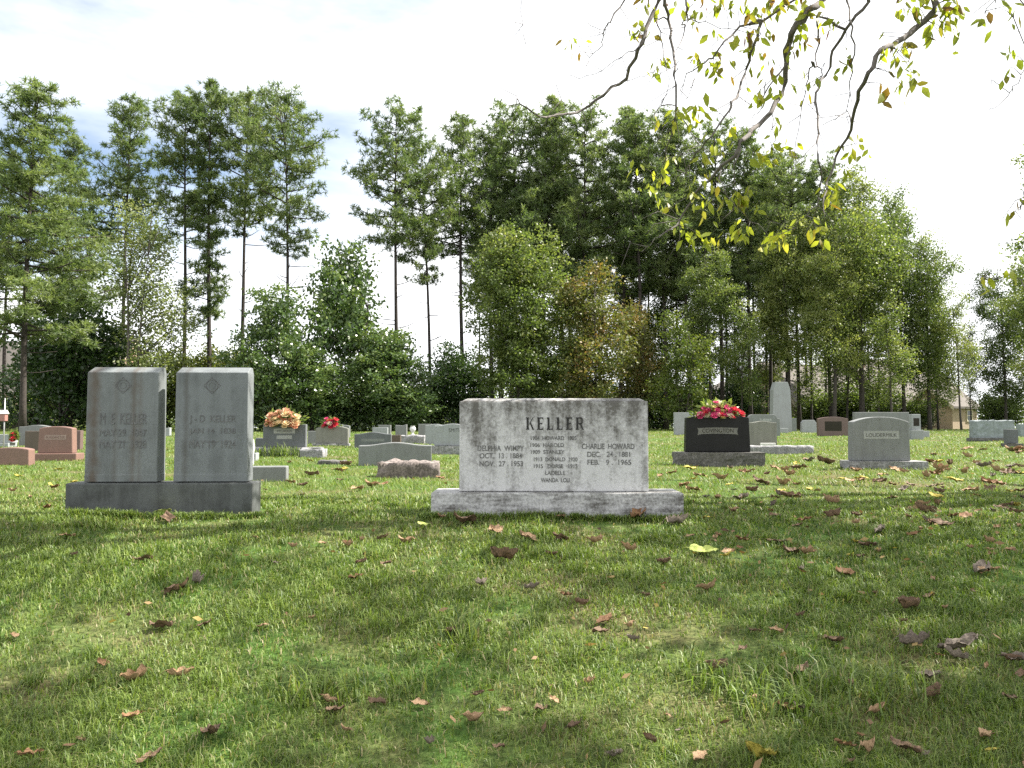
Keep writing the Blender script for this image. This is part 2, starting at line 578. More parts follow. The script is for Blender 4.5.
c = at(768, 432, 92)
h = empty('brick_house', (c.x, c.y, G(c.x, c.y)), math.radians(20))
tag(h, 'far house with pinkish brown roof glimpsed between trunks behind the tallest monument', 'house')
gable_block(h, -6, 6, 0, 9, 2.4, 5.6, 'y', M['brick_red'], M['roof'])
window_part(h, -2, 0, .8, 2.0, 1.2)
window_part(h, 2.5, 0, .8, 2.0, 1.2)


def fence(px0, px1, Y, hgt, mat, label):
    x0, x1 = at(px0, 430, Y).x, at(px1, 430, Y).x
    root = empty('wooden_fence', (x0, Y, G((x0 + x1) / 2, Y)))
    tag(root, label, 'fence')
    rnd = random.Random(px0)
    bm = bmesh.new()
    x = 0.0
    while x < x1 - x0:
        add_box(bm, x, x + .135, -.012, .012, .04, hgt + rnd.uniform(-.05, .05))
        x += .15
    bobj('board_panel', bm, mat, root)
    bm = bmesh.new()
    for z in (.35, hgt - .35):
        add_box(bm, 0, x1 - x0, .014, .06, z, z + .09)
    bobj('rail', bm, mat, root)
    x = 0.0
    while x < x1 - x0:
        bm = bmesh.new()
        add_box(bm, x, x + .1, .062, .16, -.3, hgt)
        bobj('post', bm, mat, root)
        x += 2.4


fence(690, 905, 69, 1.9, M['fence'], 'brown upright-board fence between the house and the tallest monument')
fence(385, 436, 66, 2.6, M['fence_dark'], 'dark board fence in the shade behind the small far headstones')
fence(-60, 34, 66, 1.6, M['fence_dark'], 'dark low board fence under the big pine by the metal pole')

# ---------------------------------------------------------------- trees
RNG = np.random.default_rng(11)


def leaf_quads(P, L, W, dirs, rng):
    """rhombic leaves: base P, direction dirs (n,3), length L, width W"""
    n = len(P)
    side = np.cross(dirs, rng.normal(size=(n, 3)))
    side /= np.linalg.norm(side, axis=1, keepdims=True) + 1e-9
    L = np.broadcast_to(np.asarray(L, float), (n,))[:, None]
    W = np.broadcast_to(np.asarray(W, float), (n,))[:, None]
    mid = P + dirs * L * .45
    V = np.stack([P, mid + side * W / 2, P + dirs * L, mid - side * W / 2], 1).reshape(-1, 3)
    return V, np.full(n, 4), np.arange(4 * n)


def unit(v):
    return v / (np.linalg.norm(v, axis=-1, keepdims=True) + 1e-9)


def pine(seed, H, c0, R, nl, shape='cone', droop=0.0, tufts=11, dead=6, lean=0.0, needle=.34):
    """trunk mesh with limbs, and a crown of needle tufts along the outer part of each limb"""
    rng = np.random.default_rng(seed)
    V, F = [], []
    n = 12
    off = lambda t: np.array([lean * t * H * .06 + .12 * math.sin(t * 5 + seed), .12 * math.cos(t * 4 + seed), 0])
    r0 = H * .0060 + .035
    pts = [(off(t)[0], off(t)[1], t * H - .4 * (t == 0)) for t in np.linspace(0, 1, n)]
    tube(V, F, pts, [r0 * (1 - .86 * t ** 1.15) * (1.25 if t == 0 else 1) for t in np.linspace(0, 1, n)], 8)
    tuft_p, tuft_d, tuft_t = [], [], []
    for i in range(nl):
        u = (i + rng.uniform(0, 1)) / nl
        t = c0 + (0.985 - c0) * u
        if shape == 'round':
            prof = math.sqrt(max(.06, 1 - ((u - .45) / .58) ** 2))
        elif shape == 'flat':
            prof = min(1, .35 + 1.2 * u) * math.sqrt(max(.1, 1 - max(0, (u - .6) / .45) ** 2))
        elif shape == 'column':
            prof = .38 + .5 * abs(math.sin(u * 9 + seed)) * (1 - .3 * u) + (.35 if u > .7 else 0) - (.55 if u > .93 else 0)
        else:
            prof = (1 - u) ** .7 * .9 + .16
        L = R * prof * rng.uniform(.6, 1.15)
        az = i * 2.4 + rng.uniform(-.5, .5)
        el = math.radians(rng.uniform(-8, 28) + 25 * u - 25 * droop)
        b = np.array([off(t)[0], off(t)[1], t * H])
        d = np.array([math.cos(az) * math.cos(el), math.sin(az) * math.cos(el), math.sin(el)])
        m = b + d * L * .55 + np.array([0, 0, -.05 * L])
        e = b + d * L + np.array([0, 0, (.10 - .22 * droop) * L])
        rl = .018 + .014 * L
        tube(V, F, [b, m, e], [rl, rl * .7, rl * .25], 4)
        npl = max(2, int(2.6 + 2.8 * L / R))
        for q in range(npl):
            f_ = (q + rng.uniform(.2, .9)) / npl
            f_ = .30 + .74 * f_
            pc = (b + (m - b) * f_ / .55) if f_ < .55 else (m + (e - m) * (f_ - .55) / .45)
            pc = pc + rng.normal(size=3) * np.array([.10, .10, .05]) * L
            rad = (.24 + .085 * L) * rng.uniform(.7, 1.3)
            kk = int(tufts * .50 * rng.uniform(.7, 1.3) * (rad / .5) ** 1.6) + 3
            tone = rng.uniform(.32, .86)
            for w_ in range(kk):
                o_ = rng.normal(size=3) * np.array([rad, rad, rad * .50]) * .62
                tuft_p.append(pc + o_)
                tuft_d.append(unit(d * .5 + np.array([0, 0, .5]) + o_ / rad * .8 + rng.normal(size=3) * .25))
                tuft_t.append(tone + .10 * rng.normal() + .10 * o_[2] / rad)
    for i in range(dead):
        t = c0 * rng.uniform(.55, 1.0)
        az = rng.uniform(0, 6.28)
        L = R * rng.uniform(.25, .75)
        b = np.array([off(t)[0], off(t)[1], t * H])
        d = np.array([math.cos(az), math.sin(az), rng.uniform(-.1, .45)])
        tube(V, F, [b, b + d * L * .5, b + d * L + np.array([0, 0, .1 * L])], [.04, .03, .01], 4)
    tuft_p, tuft_d, tuft_t = np.array(tuft_p), np.array(tuft_d), np.array(tuft_t)
    K = 13
    n = len(tuft_p)
    d = unit(np.repeat(tuft_d, K, 0) * .45 + unit(rng.normal(size=(n * K, 3))))
    P = np.repeat(tuft_p, K, 0)
    w = unit(np.cross(d, rng.normal(size=(n * K, 3)))) * .026
    Ln = (needle * rng.uniform(.7, 1.2, n * K))[:, None]
    VV = np.stack([P - w, P + w, P + d * Ln + w * .5, P + d * Ln - w * .5], 1).reshape(-1, 3)
    tint = np.repeat(tuft_t, K) + rng.normal(size=n * K) * .13
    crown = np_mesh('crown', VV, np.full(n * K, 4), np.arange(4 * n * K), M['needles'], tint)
    tm = bpy.data.meshes.new('trunk')
    tm.from_pydata([tuple(v) for v in V], [], F)
    tm.shade_smooth()
    tm.materials.append(M['bark_pine'])
    return tm, crown, float(VV[:, 2].max())


def broadleaf(seed, H, lobes, nclump, per, leaf, mat, bark='bark_oak', stems=1, r0=.16, tint0=.5, clump_r=.55, c0=.25, spread=.25):
    """lobes: (cx, cy, cz, rx, ry, rz) ellipsoids that share the clumps by size; trunk and limbs reach into them"""
    rng = np.random.default_rng(seed)
    V, F = [], []
    vol = np.array([l[3] * l[4] * l[5] for l in lobes]) ** .8
    share = np.maximum(4, (nclump * vol / vol.sum())).astype(int)
    cp, ct = [], []
    for l, k in zip(lobes, share):
        d = unit(rng.normal(size=(k, 3)))
        r = rng.uniform(0.03, 1, k) ** .40
        bumpy = np.array([1 + .42 * mnoise.noise(Vector(x * 1.9) + Vector((seed * 3.1, l[0], l[2]))) for x in d])
        cp.append(np.array(l[:3]) + d * (r * bumpy)[:, None] * np.array(l[3:]))
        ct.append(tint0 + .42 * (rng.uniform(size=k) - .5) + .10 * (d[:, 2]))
    cp, ct = np.concatenate(cp), np.concatenate(ct)
    tops = []
    for s in range(stems):
        a = s * 2.1 + seed
        sx, sy = (.0, .0) if stems == 1 else (.18 * math.cos(a), .18 * math.sin(a))
        ex, ey = spread * math.cos(a) * (1 + s % 2), spread * math.sin(a)
        if stems > 1:
            ex, ey = ex * 3.2, ey * 2
        zt = H * (.82 if stems == 1 else rng.uniform(.6, .85))
        ts = np.linspace(0, 1, 9)
        pts = [np.array([sx + ex * t ** 1.4 + .08 * math.sin(t * 6 + seed + s), sy + ey * t ** 1.4, zt * t - (.4 if t == 0 else 0)]) for t in ts]
        rad = [r0 * (1 - .85 * t) * (1.3 if t == 0 else 1) / (1 if stems == 1 else 1.4) for t in ts]
        tube(V, F, pts, rad, 7)
        tops.append(pts)
    pick = rng.choice(len(cp), min(len(cp), 34), replace=False)
    for i in pick:
        p = cp[i]
        pts = tops[rng.integers(len(tops))]
        z = max(c0 * H, p[2] - np.linalg.norm(p[:2]) * rng.uniform(.5, 1.1))
        z = min(z, pts[-1][2] * .97)
        j = np.interp(z, [q[2] for q in pts], np.arange(len(pts)))
        a = pts[int(j)] + (pts[min(int(j) + 1, len(pts) - 1)] - pts[int(j)]) * (j - int(j))
        L = np.linalg.norm(p - a)
        mid = (a + p) / 2 + np.array([0, 0, .08 * L])
        tube(V, F, [a, mid, p], [.012 + .011 * L, .010 + .006 * L, .008], 4)
    n = len(cp)
    kk = rng.integers(int(per * .5), int(per * 1.5), n)
    P = np.repeat(cp, kk, 0)
    m = len(P)
    P = P + rng.normal(size=(m, 3)) * clump_r * np.array([.55, .55, .36])
    d = unit(rng.normal(size=(m, 3)) * np.array([1, 1, .7]) + np.array([0, 0, -.25]))
    VV, sz, idx = leaf_quads(P, leaf * rng.uniform(.7, 1.3, m), leaf * .62, d, rng)
    tint = np.repeat(ct, kk) + rng.normal(size=m) * .12
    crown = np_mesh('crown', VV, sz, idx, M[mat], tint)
    tm = bpy.data.meshes.new('trunk')
    tm.from_pydata([tuple(v) for v in V], [], F)
    tm.shade_smooth()
    tm.materials.append(M[bark])
    return tm, crown, float(np.percentile(VV[:, 2], 99.8))


def lobes_round(H, W, c0):
    cz, rz = H * (1 + c0) / 2, H * (1 - c0) / 2
    return [(0, 0, cz, W / 2, W / 2, rz)]


def lobes_tall(seed, H, W, c0, n=7):
    r = random.Random(seed)
    out = []
    for i in range(n):
        t = i / (n - 1)
        w = W / 2 * (.55 + .5 * math.sin(math.pi * (t * .8 + .12))) * .72
        a = r.uniform(0, 6.28)
        o = W * .22 * r.uniform(.4, 1)
        out.append((math.cos(a) * o, math.sin(a) * o, H * (c0 + (1 - c0) * (t * .86 + .05)), w, w, H * (1 - c0) / n * 1.15))
    return out


PROTO = {}


def proto(kind):
    if kind not in PROTO:
        PROTO[kind] = MAKE[kind]()
    return PROTO[kind]


MAKE = {
    'lush': lambda: pine(1, 26, .26, 5.6, 95, 'cone', .35, 15, 5, needle=.36),
    'tall_a': lambda: pine(2, 26, .54, 3.6, 52, 'round', 0, 12, 6),
    'tall_b': lambda: pine(3, 26, .58, 3.3, 48, 'round', 0, 12, 9),
    'spire': lambda: pine(4, 26, .30, 2.3, 74, 'column', .35, 10, 3),
    'broad': lambda: pine(5, 26, .52, 4.6, 50, 'flat', 0, 13, 12),
    'tall_c': lambda: pine(6, 26, .55, 3.8, 56, 'cone', 0, 12, 6),
    'dense_a': lambda: pine(7, 26, .44, 4.2, 62, 'round', .1, 13, 8),
    'dense_b': lambda: pine(8, 26, .40, 3.8, 62, 'cone', .1, 12, 10),
    'leaning': lambda: pine(9, 26, .50, 4.2, 54, 'flat', .1, 13, 6, 1.0),
    'round': lambda: broadleaf(21, 13, [(0, 0, 8.2, 3.0, 3.0, 4.6), (.4, 0, 4.2, 3.0, 2.6, 2.6), (-.6, 0, 10.2, 2.0, 2.0, 2.4)], 620, 62, .20, 'leaves_green', tint0=.56, clump_r=.5),
    'autumn': lambda: broadleaf(22, 11, lobes_tall(3, 11, 6.2, .12, 6), 380, 38, .22, 'leaves_autumn', stems=2, tint0=.36, clump_r=.6),
    'sparse': lambda: broadleaf(23, 14, lobes_tall(5, 14, 7.4, .30, 6), 300, 36, .19, 'leaves_pale', bark='bark_twig', stems=3, r0=.16, tint0=.5, clump_r=.7, c0=.2),
    'magnolia_a': lambda: broadleaf(24, 9, lobes_tall(6, 9, 7.0, .0, 6), 420, 38, .25, 'leaves_glossy', stems=2, tint0=.42, clump_r=.55, c0=.05),
    'magnolia_b': lambda: broadleaf(25, 9, [(0, 0, 4.0, 3.2, 3.0, 3.6), (.5, 0, 7.0, 1.8, 1.8, 2.2), (-1.2, 0, 2.2, 2.4, 2.4, 2.2)], 440, 40, .23, 'leaves_glossy', tint0=.56, clump_r=.5, c0=.05),
    'oak_a': lambda: broadleaf(26, 18, lobes_tall(8, 18, 8.6, .28, 8), 560, 40, .22, 'leaves_green', tint0=.55, clump_r=.65, r0=.26),
    'oak_b': lambda: broadleaf(27, 18, lobes_tall(9, 18, 7.4, .36, 7), 470, 40, .22, 'leaves_green', tint0=.62, clump_r=.6, r0=.23),
    'oak_c': lambda: broadleaf(28, 18, lobes_tall(10, 18, 9.6, .18, 8), 640, 40, .22, 'leaves_green', tint0=.45, clump_r=.65, r0=.22),
    'thin': lambda: broadleaf(29, 14, lobes_tall(12, 14, 4.6, .25, 7), 190, 32, .20, 'leaves_green', tint0=.58, clump_r=.6, r0=.12),
    'yellowish': lambda: broadleaf(30, 8, lobes_tall(13, 8, 5.0, .10, 5), 240, 34, .20, 'leaves_yellowish', stems=3, r0=.1, tint0=.22, clump_r=.55),
    'shrub': lambda: broadleaf(31, 4.2, [(0, 0, 1.9, 2.4, 2.0, 1.9), (1.2, 0, 1.4, 1.6, 1.5, 1.4)], 240, 36, .19, 'leaves_green', stems=3, r0=.07, tint0=.34, clump_r=.45, c0=.02),
    'dark_shrub': lambda: broadleaf(32, 5.5, [(0, 0, 2.6, 2.6, 2.2, 2.6), (-1.0, 0, 3.6, 1.7, 1.7, 1.9)], 300, 38, .19, 'leaves_glossy', stems=3, r0=.08, tint0=.25, clump_r=.5, c0=.02),
    'hedge': lambda: broadleaf(33, 5.5, [(-2.0, 0, 2.6, 2.2, 1.8, 2.5), (1.6, 0, 2.4, 2.4, 1.8, 2.4), (0, 0, 3.4, 2.4, 1.6, 2.0)], 330, 38, .18, 'leaves_yellowish', stems=3, r0=.06, tint0=.18, clump_r=.45, c0=.02),
}


def tree(kind, px, Y, top, name, label, group='trees along the far edge of the lawn', wide=1.0, rz=None, cat='tree'):
    tm, cm, H = proto(kind)
    p = at(px, 425, Y)
    z0 = G(p.x, Y)
    zt = at(px, top, Y).z
    s = (zt - z0) / H
    root = empty(name, (p.x, Y, z0), rz if rz is not None else (px * 1.37) % 6.28)
    root.scale = (s * wide, s * wide, s)
    tl = random.Random(px * 7 + 3)
    root.rotation_euler = (tl.gauss(0, .014), tl.gauss(0, .016), root.rotation_euler[2])
    tag(root, label, cat, group)
    link(bpy.data.objects.new('trunk', tm), root)
    link(bpy.data.objects.new('crown', cm), root)
    return root


T = tree
# left of the twin monument and behind it
T('lush', 22, 44, 78, 'pine_tree', 'large full pine with thick trunk, boughs hanging low over the pink headstone', wide=1.2)
T('tall_a', 4, 62, 150, 'pine_tree', 'thin dark pine trunk beside and beyond the large full pine')
T('dense_b', 60, 64, 130, 'pine_tree', 'tall pine half hidden behind the large full pine near the house roof')
T('tall_c', 122, 58, 92, 'pine_tree', 'tall pine whose trunk rises behind the thin pale leafed tree', wide=.95)
T('tall_b', 181, 57, 86, 'pine_tree', 'slim straight pine rising above the gap between the twin stones', wide=.95)
T('spire', 208, 56, 77, 'pine_tree', 'narrow pine with short tufted boughs down most of its trunk', wide=.95)
T('tall_b', 238, 57, 84, 'pine_tree', 'slim bare-trunked pine close beside the narrow tufted pine', wide=.95, rz=2.0)
T('broad', 288, 54, 84, 'pine_tree', 'wide-crowned pine with bare dead limbs above the bright magnolia', wide=.95, rz=.4)
T('sparse', 130, 50, 200, 'slender_tree', 'thin pale leafed tree with several stems, seen above the rust stained stone')
T('dark_shrub', 66, 54, 292, 'evergreen_tree', 'dark bushy evergreen under the large full pine beside the twin monument', wide=.95)
T('dark_shrub', 40, 60, 345, 'shrub', 'low dark shrub behind the pink headstone with matching base', cat='shrub', wide=1.1)
T('shrub', 105, 58, 345, 'shrub', 'leafy shrub directly behind the rust stained twin stone', cat='shrub', wide=1.3)
T('hedge', 190, 57, 345, 'hedge_bush', 'yellowish green overgrown hedge behind the twin stones', cat='hedge', rz=0)
T('hedge', 225, 60, 350, 'hedge_bush', 'duller hedge clump beyond the plain grey twin stone', cat='hedge', rz=3)
T('magnolia_b', 270, 46, 288, 'magnolia_tree', 'bright green magnolia behind the headstone with peach flowers', wide=.85)
T('magnolia_a', 358, 50, 240, 'magnolia_tree', 'tall dark glossy magnolia behind the headstone with red flowers', wide=.82)
T('magnolia_b', 392, 48, 330, 'magnolia_tree', 'low spreading magnolia right of the tall dark glossy one', wide=1.2, rz=2.5)
T('magnolia_b', 312, 47, 345, 'magnolia_tree', 'low magnolia bush filling the space between two flower topped headstones', wide=1.35, rz=4.0)
T('dark_shrub', 455, 55, 345, 'shrub', 'dark mounded shrub behind the left end of the wide marble stone', cat='shrub')
T('shrub', 425, 56, 372, 'shrub', 'dark green shrub in front of the dark board fence', cat='shrub')
T('tall_a', 395, 54, 98, 'pine_tree', 'tall open-crowned pine rising right of the dark glossy magnolia', rz=1.0)
T('leaning', 430, 56, 135, 'pine_tree', 'slightly leaning pine with a long bare trunk above the dark fence', rz=2.6, wide=.9)
T('tall_c', 465, 58, 112, 'pine_tree', 'dark slender pine left of the round green tree', rz=3.0)
T('tall_b', 492, 60, 120, 'pine_tree', 'thin pine trunk at the left edge of the round green tree', rz=.5)
T('dense_a', 512, 62, 98, 'pine_tree', 'tall dense pine topping out above the round green tree', rz=1.5)
T('tall_c', 540, 60, 108, 'pine_tree', 'dense pine standing just right of the tallest one above the round tree', rz=4.4)
T('dense_b', 562, 63, 96, 'pine_tree', 'dark pine behind the join of the round tree and orange tinted tree', rz=2.1)
T('dense_a', 585, 60, 98, 'pine_tree', 'tall pine above the orange tinted tree', rz=3.7)
T('dense_b', 618, 62, 100, 'pine_tree', 'dense pine above the right half of the orange tinted tree', rz=.9)
T('tall_c', 640, 59, 112, 'pine_tree', 'pine behind the hanging yellow leaves, left of them', rz=5.4)
T('dense_a', 665, 61, 104, 'pine_tree', 'broad dense pine directly behind the hanging yellow leaves', rz=5.0)
T('dense_b', 692, 60, 108, 'pine_tree', 'dark pine above the black headstone with flowers', rz=1.9)
T('dense_a', 722, 62, 112, 'pine_tree', 'dense pine right above the black headstone, behind twigs', rz=.2)
T('dense_b', 752, 60, 128, 'pine_tree', 'pine whose trunk stands just left of the tallest monument', rz=4.0)
T('tall_c', 772, 61, 150, 'pine_tree', 'slim pine over the tallest monument', rz=2.0)
T('round', 520, 50, 226, 'round_tree', 'round full green tree behind the centre of the wide marble stone', wide=1.0, rz=0)
T('autumn', 597, 50, 258, 'autumn_tree', 'orange tinted green tree beside the round full green one', wide=1.0)
T('autumn', 640, 54, 300, 'autumn_tree', 'smaller rust tinted tree above the right end of the marble stone', wide=.9, rz=2)
T('yellowish', 682, 49, 312, 'small_tree', 'small yellow-green tree over the black headstone with flowers', wide=1.0)
T('thin', 560, 55, 275, 'slender_tree', 'slender green tree wedged between the round and orange tinted trees')
T('oak_b', 712, 53, 245, 'leafy_tree', 'mid-height leafy tree behind the flowers on the black headstone', wide=.85)
T('thin', 740, 51, 300, 'slender_tree', 'slender leafy tree left of the tallest monument')
T('dense_a', 800, 58, 150, 'pine_tree', 'tall rounded pine right of the tallest monument', rz=.8)
T('dense_a', 832, 56, 152, 'pine_tree', 'tall dense pine with domed dark top over the mauve headstone', rz=3.1, wide=1.0)
T('oak_b', 790, 54, 215, 'leafy_tree', 'broad leafy tree with several trunks over the tallest monument', wide=.85)
T('oak_a', 862, 53, 172, 'leafy_tree', 'tall leafy tree behind the arched headstone', wide=.85, rz=1)
T('oak_b', 835, 51, 235, 'leafy_tree', 'leafy tree with slim trunk over the mauve headstone', wide=.95, rz=3)
T('oak_c', 905, 55, 186, 'leafy_tree', 'tall leafy tree left of the tan brick house', wide=.72, rz=2)
T('oak_a', 930, 54, 235, 'leafy_tree', 'leafy tree in front of the steep shingle roof', wide=.72, rz=4)
T('thin', 893, 50, 300, 'slender_tree', 'slender low-branched tree hiding the left side of the brick gable', wide=1.2)
T('thin', 962, 52, 288, 'slender_tree', 'thin tree with a bare lower trunk in front of the bright house wall', wide=.9)
T('thin', 971, 56, 320, 'slender_tree', 'very thin tree trunk at the right corner of the tan brick house', wide=.7, rz=4)
T('oak_c', 1006, 56, 268, 'leafy_tree', 'dark dense tree behind the bluish rough headstone', wide=.85)
T('oak_b', 1040, 50, 258, 'leafy_tree', 'dark leafy tree cut by the frame beyond the square granite pillar', wide=.9)
T('shrub', 918, 60, 392, 'shrub', 'leafy shrub hiding part of the tan brick gable', cat='shrub')
T('shrub', 1000, 60, 385, 'shrub', 'leafy undergrowth shrub behind the bluish rough headstone', cat='shrub')
T('thin', 848, 54, 300, 'slender_tree', 'slender leafy tree between the mauve and the arched headstones, before the house roof', wide=1.3)
T('shrub', 868, 61, 378, 'shrub', 'leafy shrub behind the arched headstone, hiding the house wall', cat='shrub', wide=1.2)
T('shrub', 832, 62, 384, 'shrub', 'leafy shrub behind the mauve headstone', cat='shrub', wide=1.2)
for px_, Y_, tp_, kd_, lb_ in ((628, 66, 268, 'oak_b', 'shaded leafy tree filling the gap behind the orange tinted tree'), (664, 67, 255, 'oak_c', 'shaded broad tree behind the small yellow-green tree'),
                               (700, 66, 300, 'oak_b', 'shaded lower tree behind the flowers on the black headstone'), (735, 68, 262, 'oak_c', 'shaded broad tree behind the step-topped headstone'),
                               (775, 66, 290, 'oak_b', 'shaded leafy tree directly behind the tallest monument'), (580, 67, 280, 'oak_c', 'shaded broad tree between the round and the orange tinted trees'),
                               (500, 66, 300, 'oak_b', 'shaded tree behind the left edge of the round green tree')):
    T(kd_, px_, Y_, tp_, 'leafy_tree', lb_, wide=.8)
for px_, tp_, lb_ in ((655, 372, 'dark shrub behind the right end of the wide marble stone'), (690, 380, 'dark shrub behind the left of the black headstone'), (735, 378, 'dark shrub behind the right of the black headstone'),
                      (600, 375, 'dark shrub under the orange tinted tree'), (540, 370, 'dark shrub under the round green tree')):
    T('dark_shrub', px_, 64, tp_, 'shrub', lb_, cat='shrub', wide=1.25)
T('thin', 812, 57, 305, 'slender_tree', 'slender leafy tree before the roof, between the whitish marker and the mauve headstone', wide=1.3)
T('thin', 880, 56, 312, 'slender_tree', 'slender leafy tree before the roof, over the right shoulder of the arched headstone', wide=1.3)
T('thin', 938, 57, 318, 'slender_tree', 'slender leafy tree over the peak of the small brick gable', wide=1.2)
# the many trunks further inside the stand
r = random.Random(5)
for px in (478, 500, 527, 549, 573, 603, 627, 651, 676, 703, 731, 757, 766, 788, 806, 816, 826, 845, 858, 872, 888):
    k = r.choice(['tall_a', 'tall_b', 'tall_b', 'tall_a'])
    T(k, px + r.uniform(-3, 3), r.uniform(64, 74), r.uniform(165, 225) + max(0, px - 780) * .35, 'pine_tree',
      'dark slender pine standing deep inside the crowded stand of trees', 'crowded pines inside the stand', rz=r.uniform(0, 6), wide=.85)
for px in (-60, -120, -200, 1090, 1150, 1230):
    T(r.choice(['dense_a', 'oak_c', 'tall_c']), px, r.uniform(52, 62), r.uniform(120, 240), 'woodland_tree',
      'woodland tree continuing the far edge outside the picture', 'trees outside the picture', rz=r.uniform(0, 6))


def understory():
    rng = np.random.default_rng(77)
    P = []
    for x, y, hh, k in [(xx, rng.uniform(64, 76), rng.uniform(.8, 3.0), 55) for xx in rng.uniform(-52, 52, 520)]:
        # leave the bright opening in front of the house
        if 32 < x < 46 and y > 58:
            continue
        p = rng.normal(size=(k, 3)) * np.array([.75, .6, .55]) + np.array([x, y, G(x, y) + hh * rng.uniform(.25, 1)])
        P.append(p)
    for x in rng.uniform(-95, 95, 950):
        y, hh = rng.uniform(100, 125), rng.uniform(1.0, 6.0)
        if 36 < x < 72:
            continue
        P.append(rng.normal(size=(60, 3)) * np.array([1.5, 1.0, .9]) + np.array([x, y, G(x, y) + hh * rng.uniform(.1, 1)]))
    P = np.concatenate(P)
    d = unit(rng.normal(size=P.shape))
    V, s, i = leaf_quads(P, np.where(P[:, 1] > 90, .5, .26), np.where(P[:, 1] > 90, .34, .17), d, rng)
    me = np_mesh('understory', V, s, i, M['leaves_green'], np.clip(.32 + .16 * rng.normal(size=len(P)), 0, 1))
    o = link(bpy.data.objects.new('understory', me))
    o['kind'] = 'stuff'
    o['label'] = 'low tangled undergrowth between the far tree trunks'
    o['category'] = 'undergrowth'


understory()

# ---------------------------------------------------------------- headstones
def top_curve(shape, w, hgt, drop):
    """front outline of a headstone, anticlockwise from the lower left"""
    hw = w / 2
    if shape == 'flat':
        return [(-hw, 0), (hw, 0), (hw, hgt), (-hw, hgt)]
    if shape == 'step':
        s, d = .72, drop
        return [(-hw, 0), (hw, 0), (hw, hgt - d), (hw * .86, hgt - d), (hw * .80, hgt - d * .45), (hw * s, hgt - d * .12), (hw * s * .85, hgt),
                (-hw * s * .85, hgt), (-hw * s, hgt - d * .12), (-hw * .80, hgt - d * .45), (-hw * .86, hgt - d), (-hw, hgt - d)]
    if shape == 'cut':
        return [(-hw, 0), (hw, 0), (hw, hgt - drop), (hw * .72, hgt), (-hw * .72, hgt), (-hw, hgt - drop)]
    if shape == 'slantleft':
        return [(-hw, 0), (hw, 0), (hw, hgt), (hw * .2, hgt - drop), (-hw * .5, hgt - drop * .8), (-hw, hgt - drop * .6)]
    out = [(-hw, 0), (hw, 0)]
    n = 20
    for i in range(n + 1):
        u = 1 - 2 * i / n
        if shape == 'arch':
            z = hgt - drop * abs(u) ** 2.2
        else:                                   # serpentine: raised middle, flat shoulders
            a = min(1, abs(u) / .88)
            z = hgt - drop * (.5 - .5 * math.cos(math.pi * a))
        out.append((hw * u, z))
    return out


def slab(name, outline, depth, mat, parent, loc=(0, 0, 0), bev=.008, taper=1.0):
    """outline extruded front to back; taper < 1 makes the top narrower than the foot"""
    bm = bmesh.new()
    top = max(p[1] for p in outline)
    o2 = [(x * (1 - (1 - taper) * z / top), z) for x, z in outline]
    f = [bm.verts.new((x, -depth / 2, z)) for x, z in o2]
    b = [bm.verts.new((x, depth / 2, z)) for x, z in o2]
    bm.faces.new(f)
    bm.faces.new(b[::-1])
    n = len(f)
    for i in range(n):
        bm.faces.new((f[i], b[i], b[(i + 1) % n], f[(i + 1) % n]))
    bmesh.ops.recalc_face_normals(bm, faces=bm.faces)
    ed = [e for e in bm.edges if len(e.link_faces) == 2 and e.calc_face_angle(0) > .6]
    if bev:
        bmesh.ops.bevel(bm, geom=ed, offset=bev, segments=2, profile=.6, affect='EDGES')
    for v in bm.verts:
        v.co += Vector(loc)
    return bobj(name, bm, mat, parent)


def rough_block(name, w, hgt, depth, mat, parent, loc=(0, 0, 0), amp=.03, seed=0, smooth_top=False, res=.045):
    """rock-faced block: its front and sides bulge and break unevenly"""
    bm = bmesh.new()
    add_box(bm, -w / 2, w / 2, -depth / 2, depth / 2, -.06, hgt)
    cuts = max(3, min(26, int(w / res)))
    bmesh.ops.subdivide_edges(bm, edges=[e for e in bm.edges if abs((e.verts[0].co - e.verts[1].co).x) > .01], cuts=cuts, use_grid_fill=True)
    bmesh.ops.subdivide_edges(bm, edges=[e for e in bm.edges if abs((e.verts[0].co - e.verts[1].co).z) > .01], cuts=max(2, int(hgt / res)), use_grid_fill=True)
    bmesh.ops.subdivide_edges(bm, edges=[e for e in bm.edges if abs((e.verts[0].co - e.verts[1].co).y) > .01], cuts=max(2, int(depth / res)), use_grid_fill=True)
    for v in bm.verts:
        c = v.co
        q = Vector((c.x * 7 + seed * 5.3, c.y * 7, c.z * 9 + seed))
        d = Vector((mnoise.noise(q), mnoise.noise(q + Vector((9, 3, 1))), mnoise.noise(q + Vector((2, 8, 5))))) * amp
        d += Vector((0, mnoise.noise(q * 2.3), mnoise.noise(q * 2.1) * .6)) * amp * .5
        if smooth_top:
            k = 1 - max(0, c.z / hgt) ** 4
            d = Vector((d.x * k, d.y * k, d.z * .1))
        v.co = c + d + Vector(loc)
    return bobj(name, bm, mat, parent, smooth=not smooth_top)


FONT_N = [0]


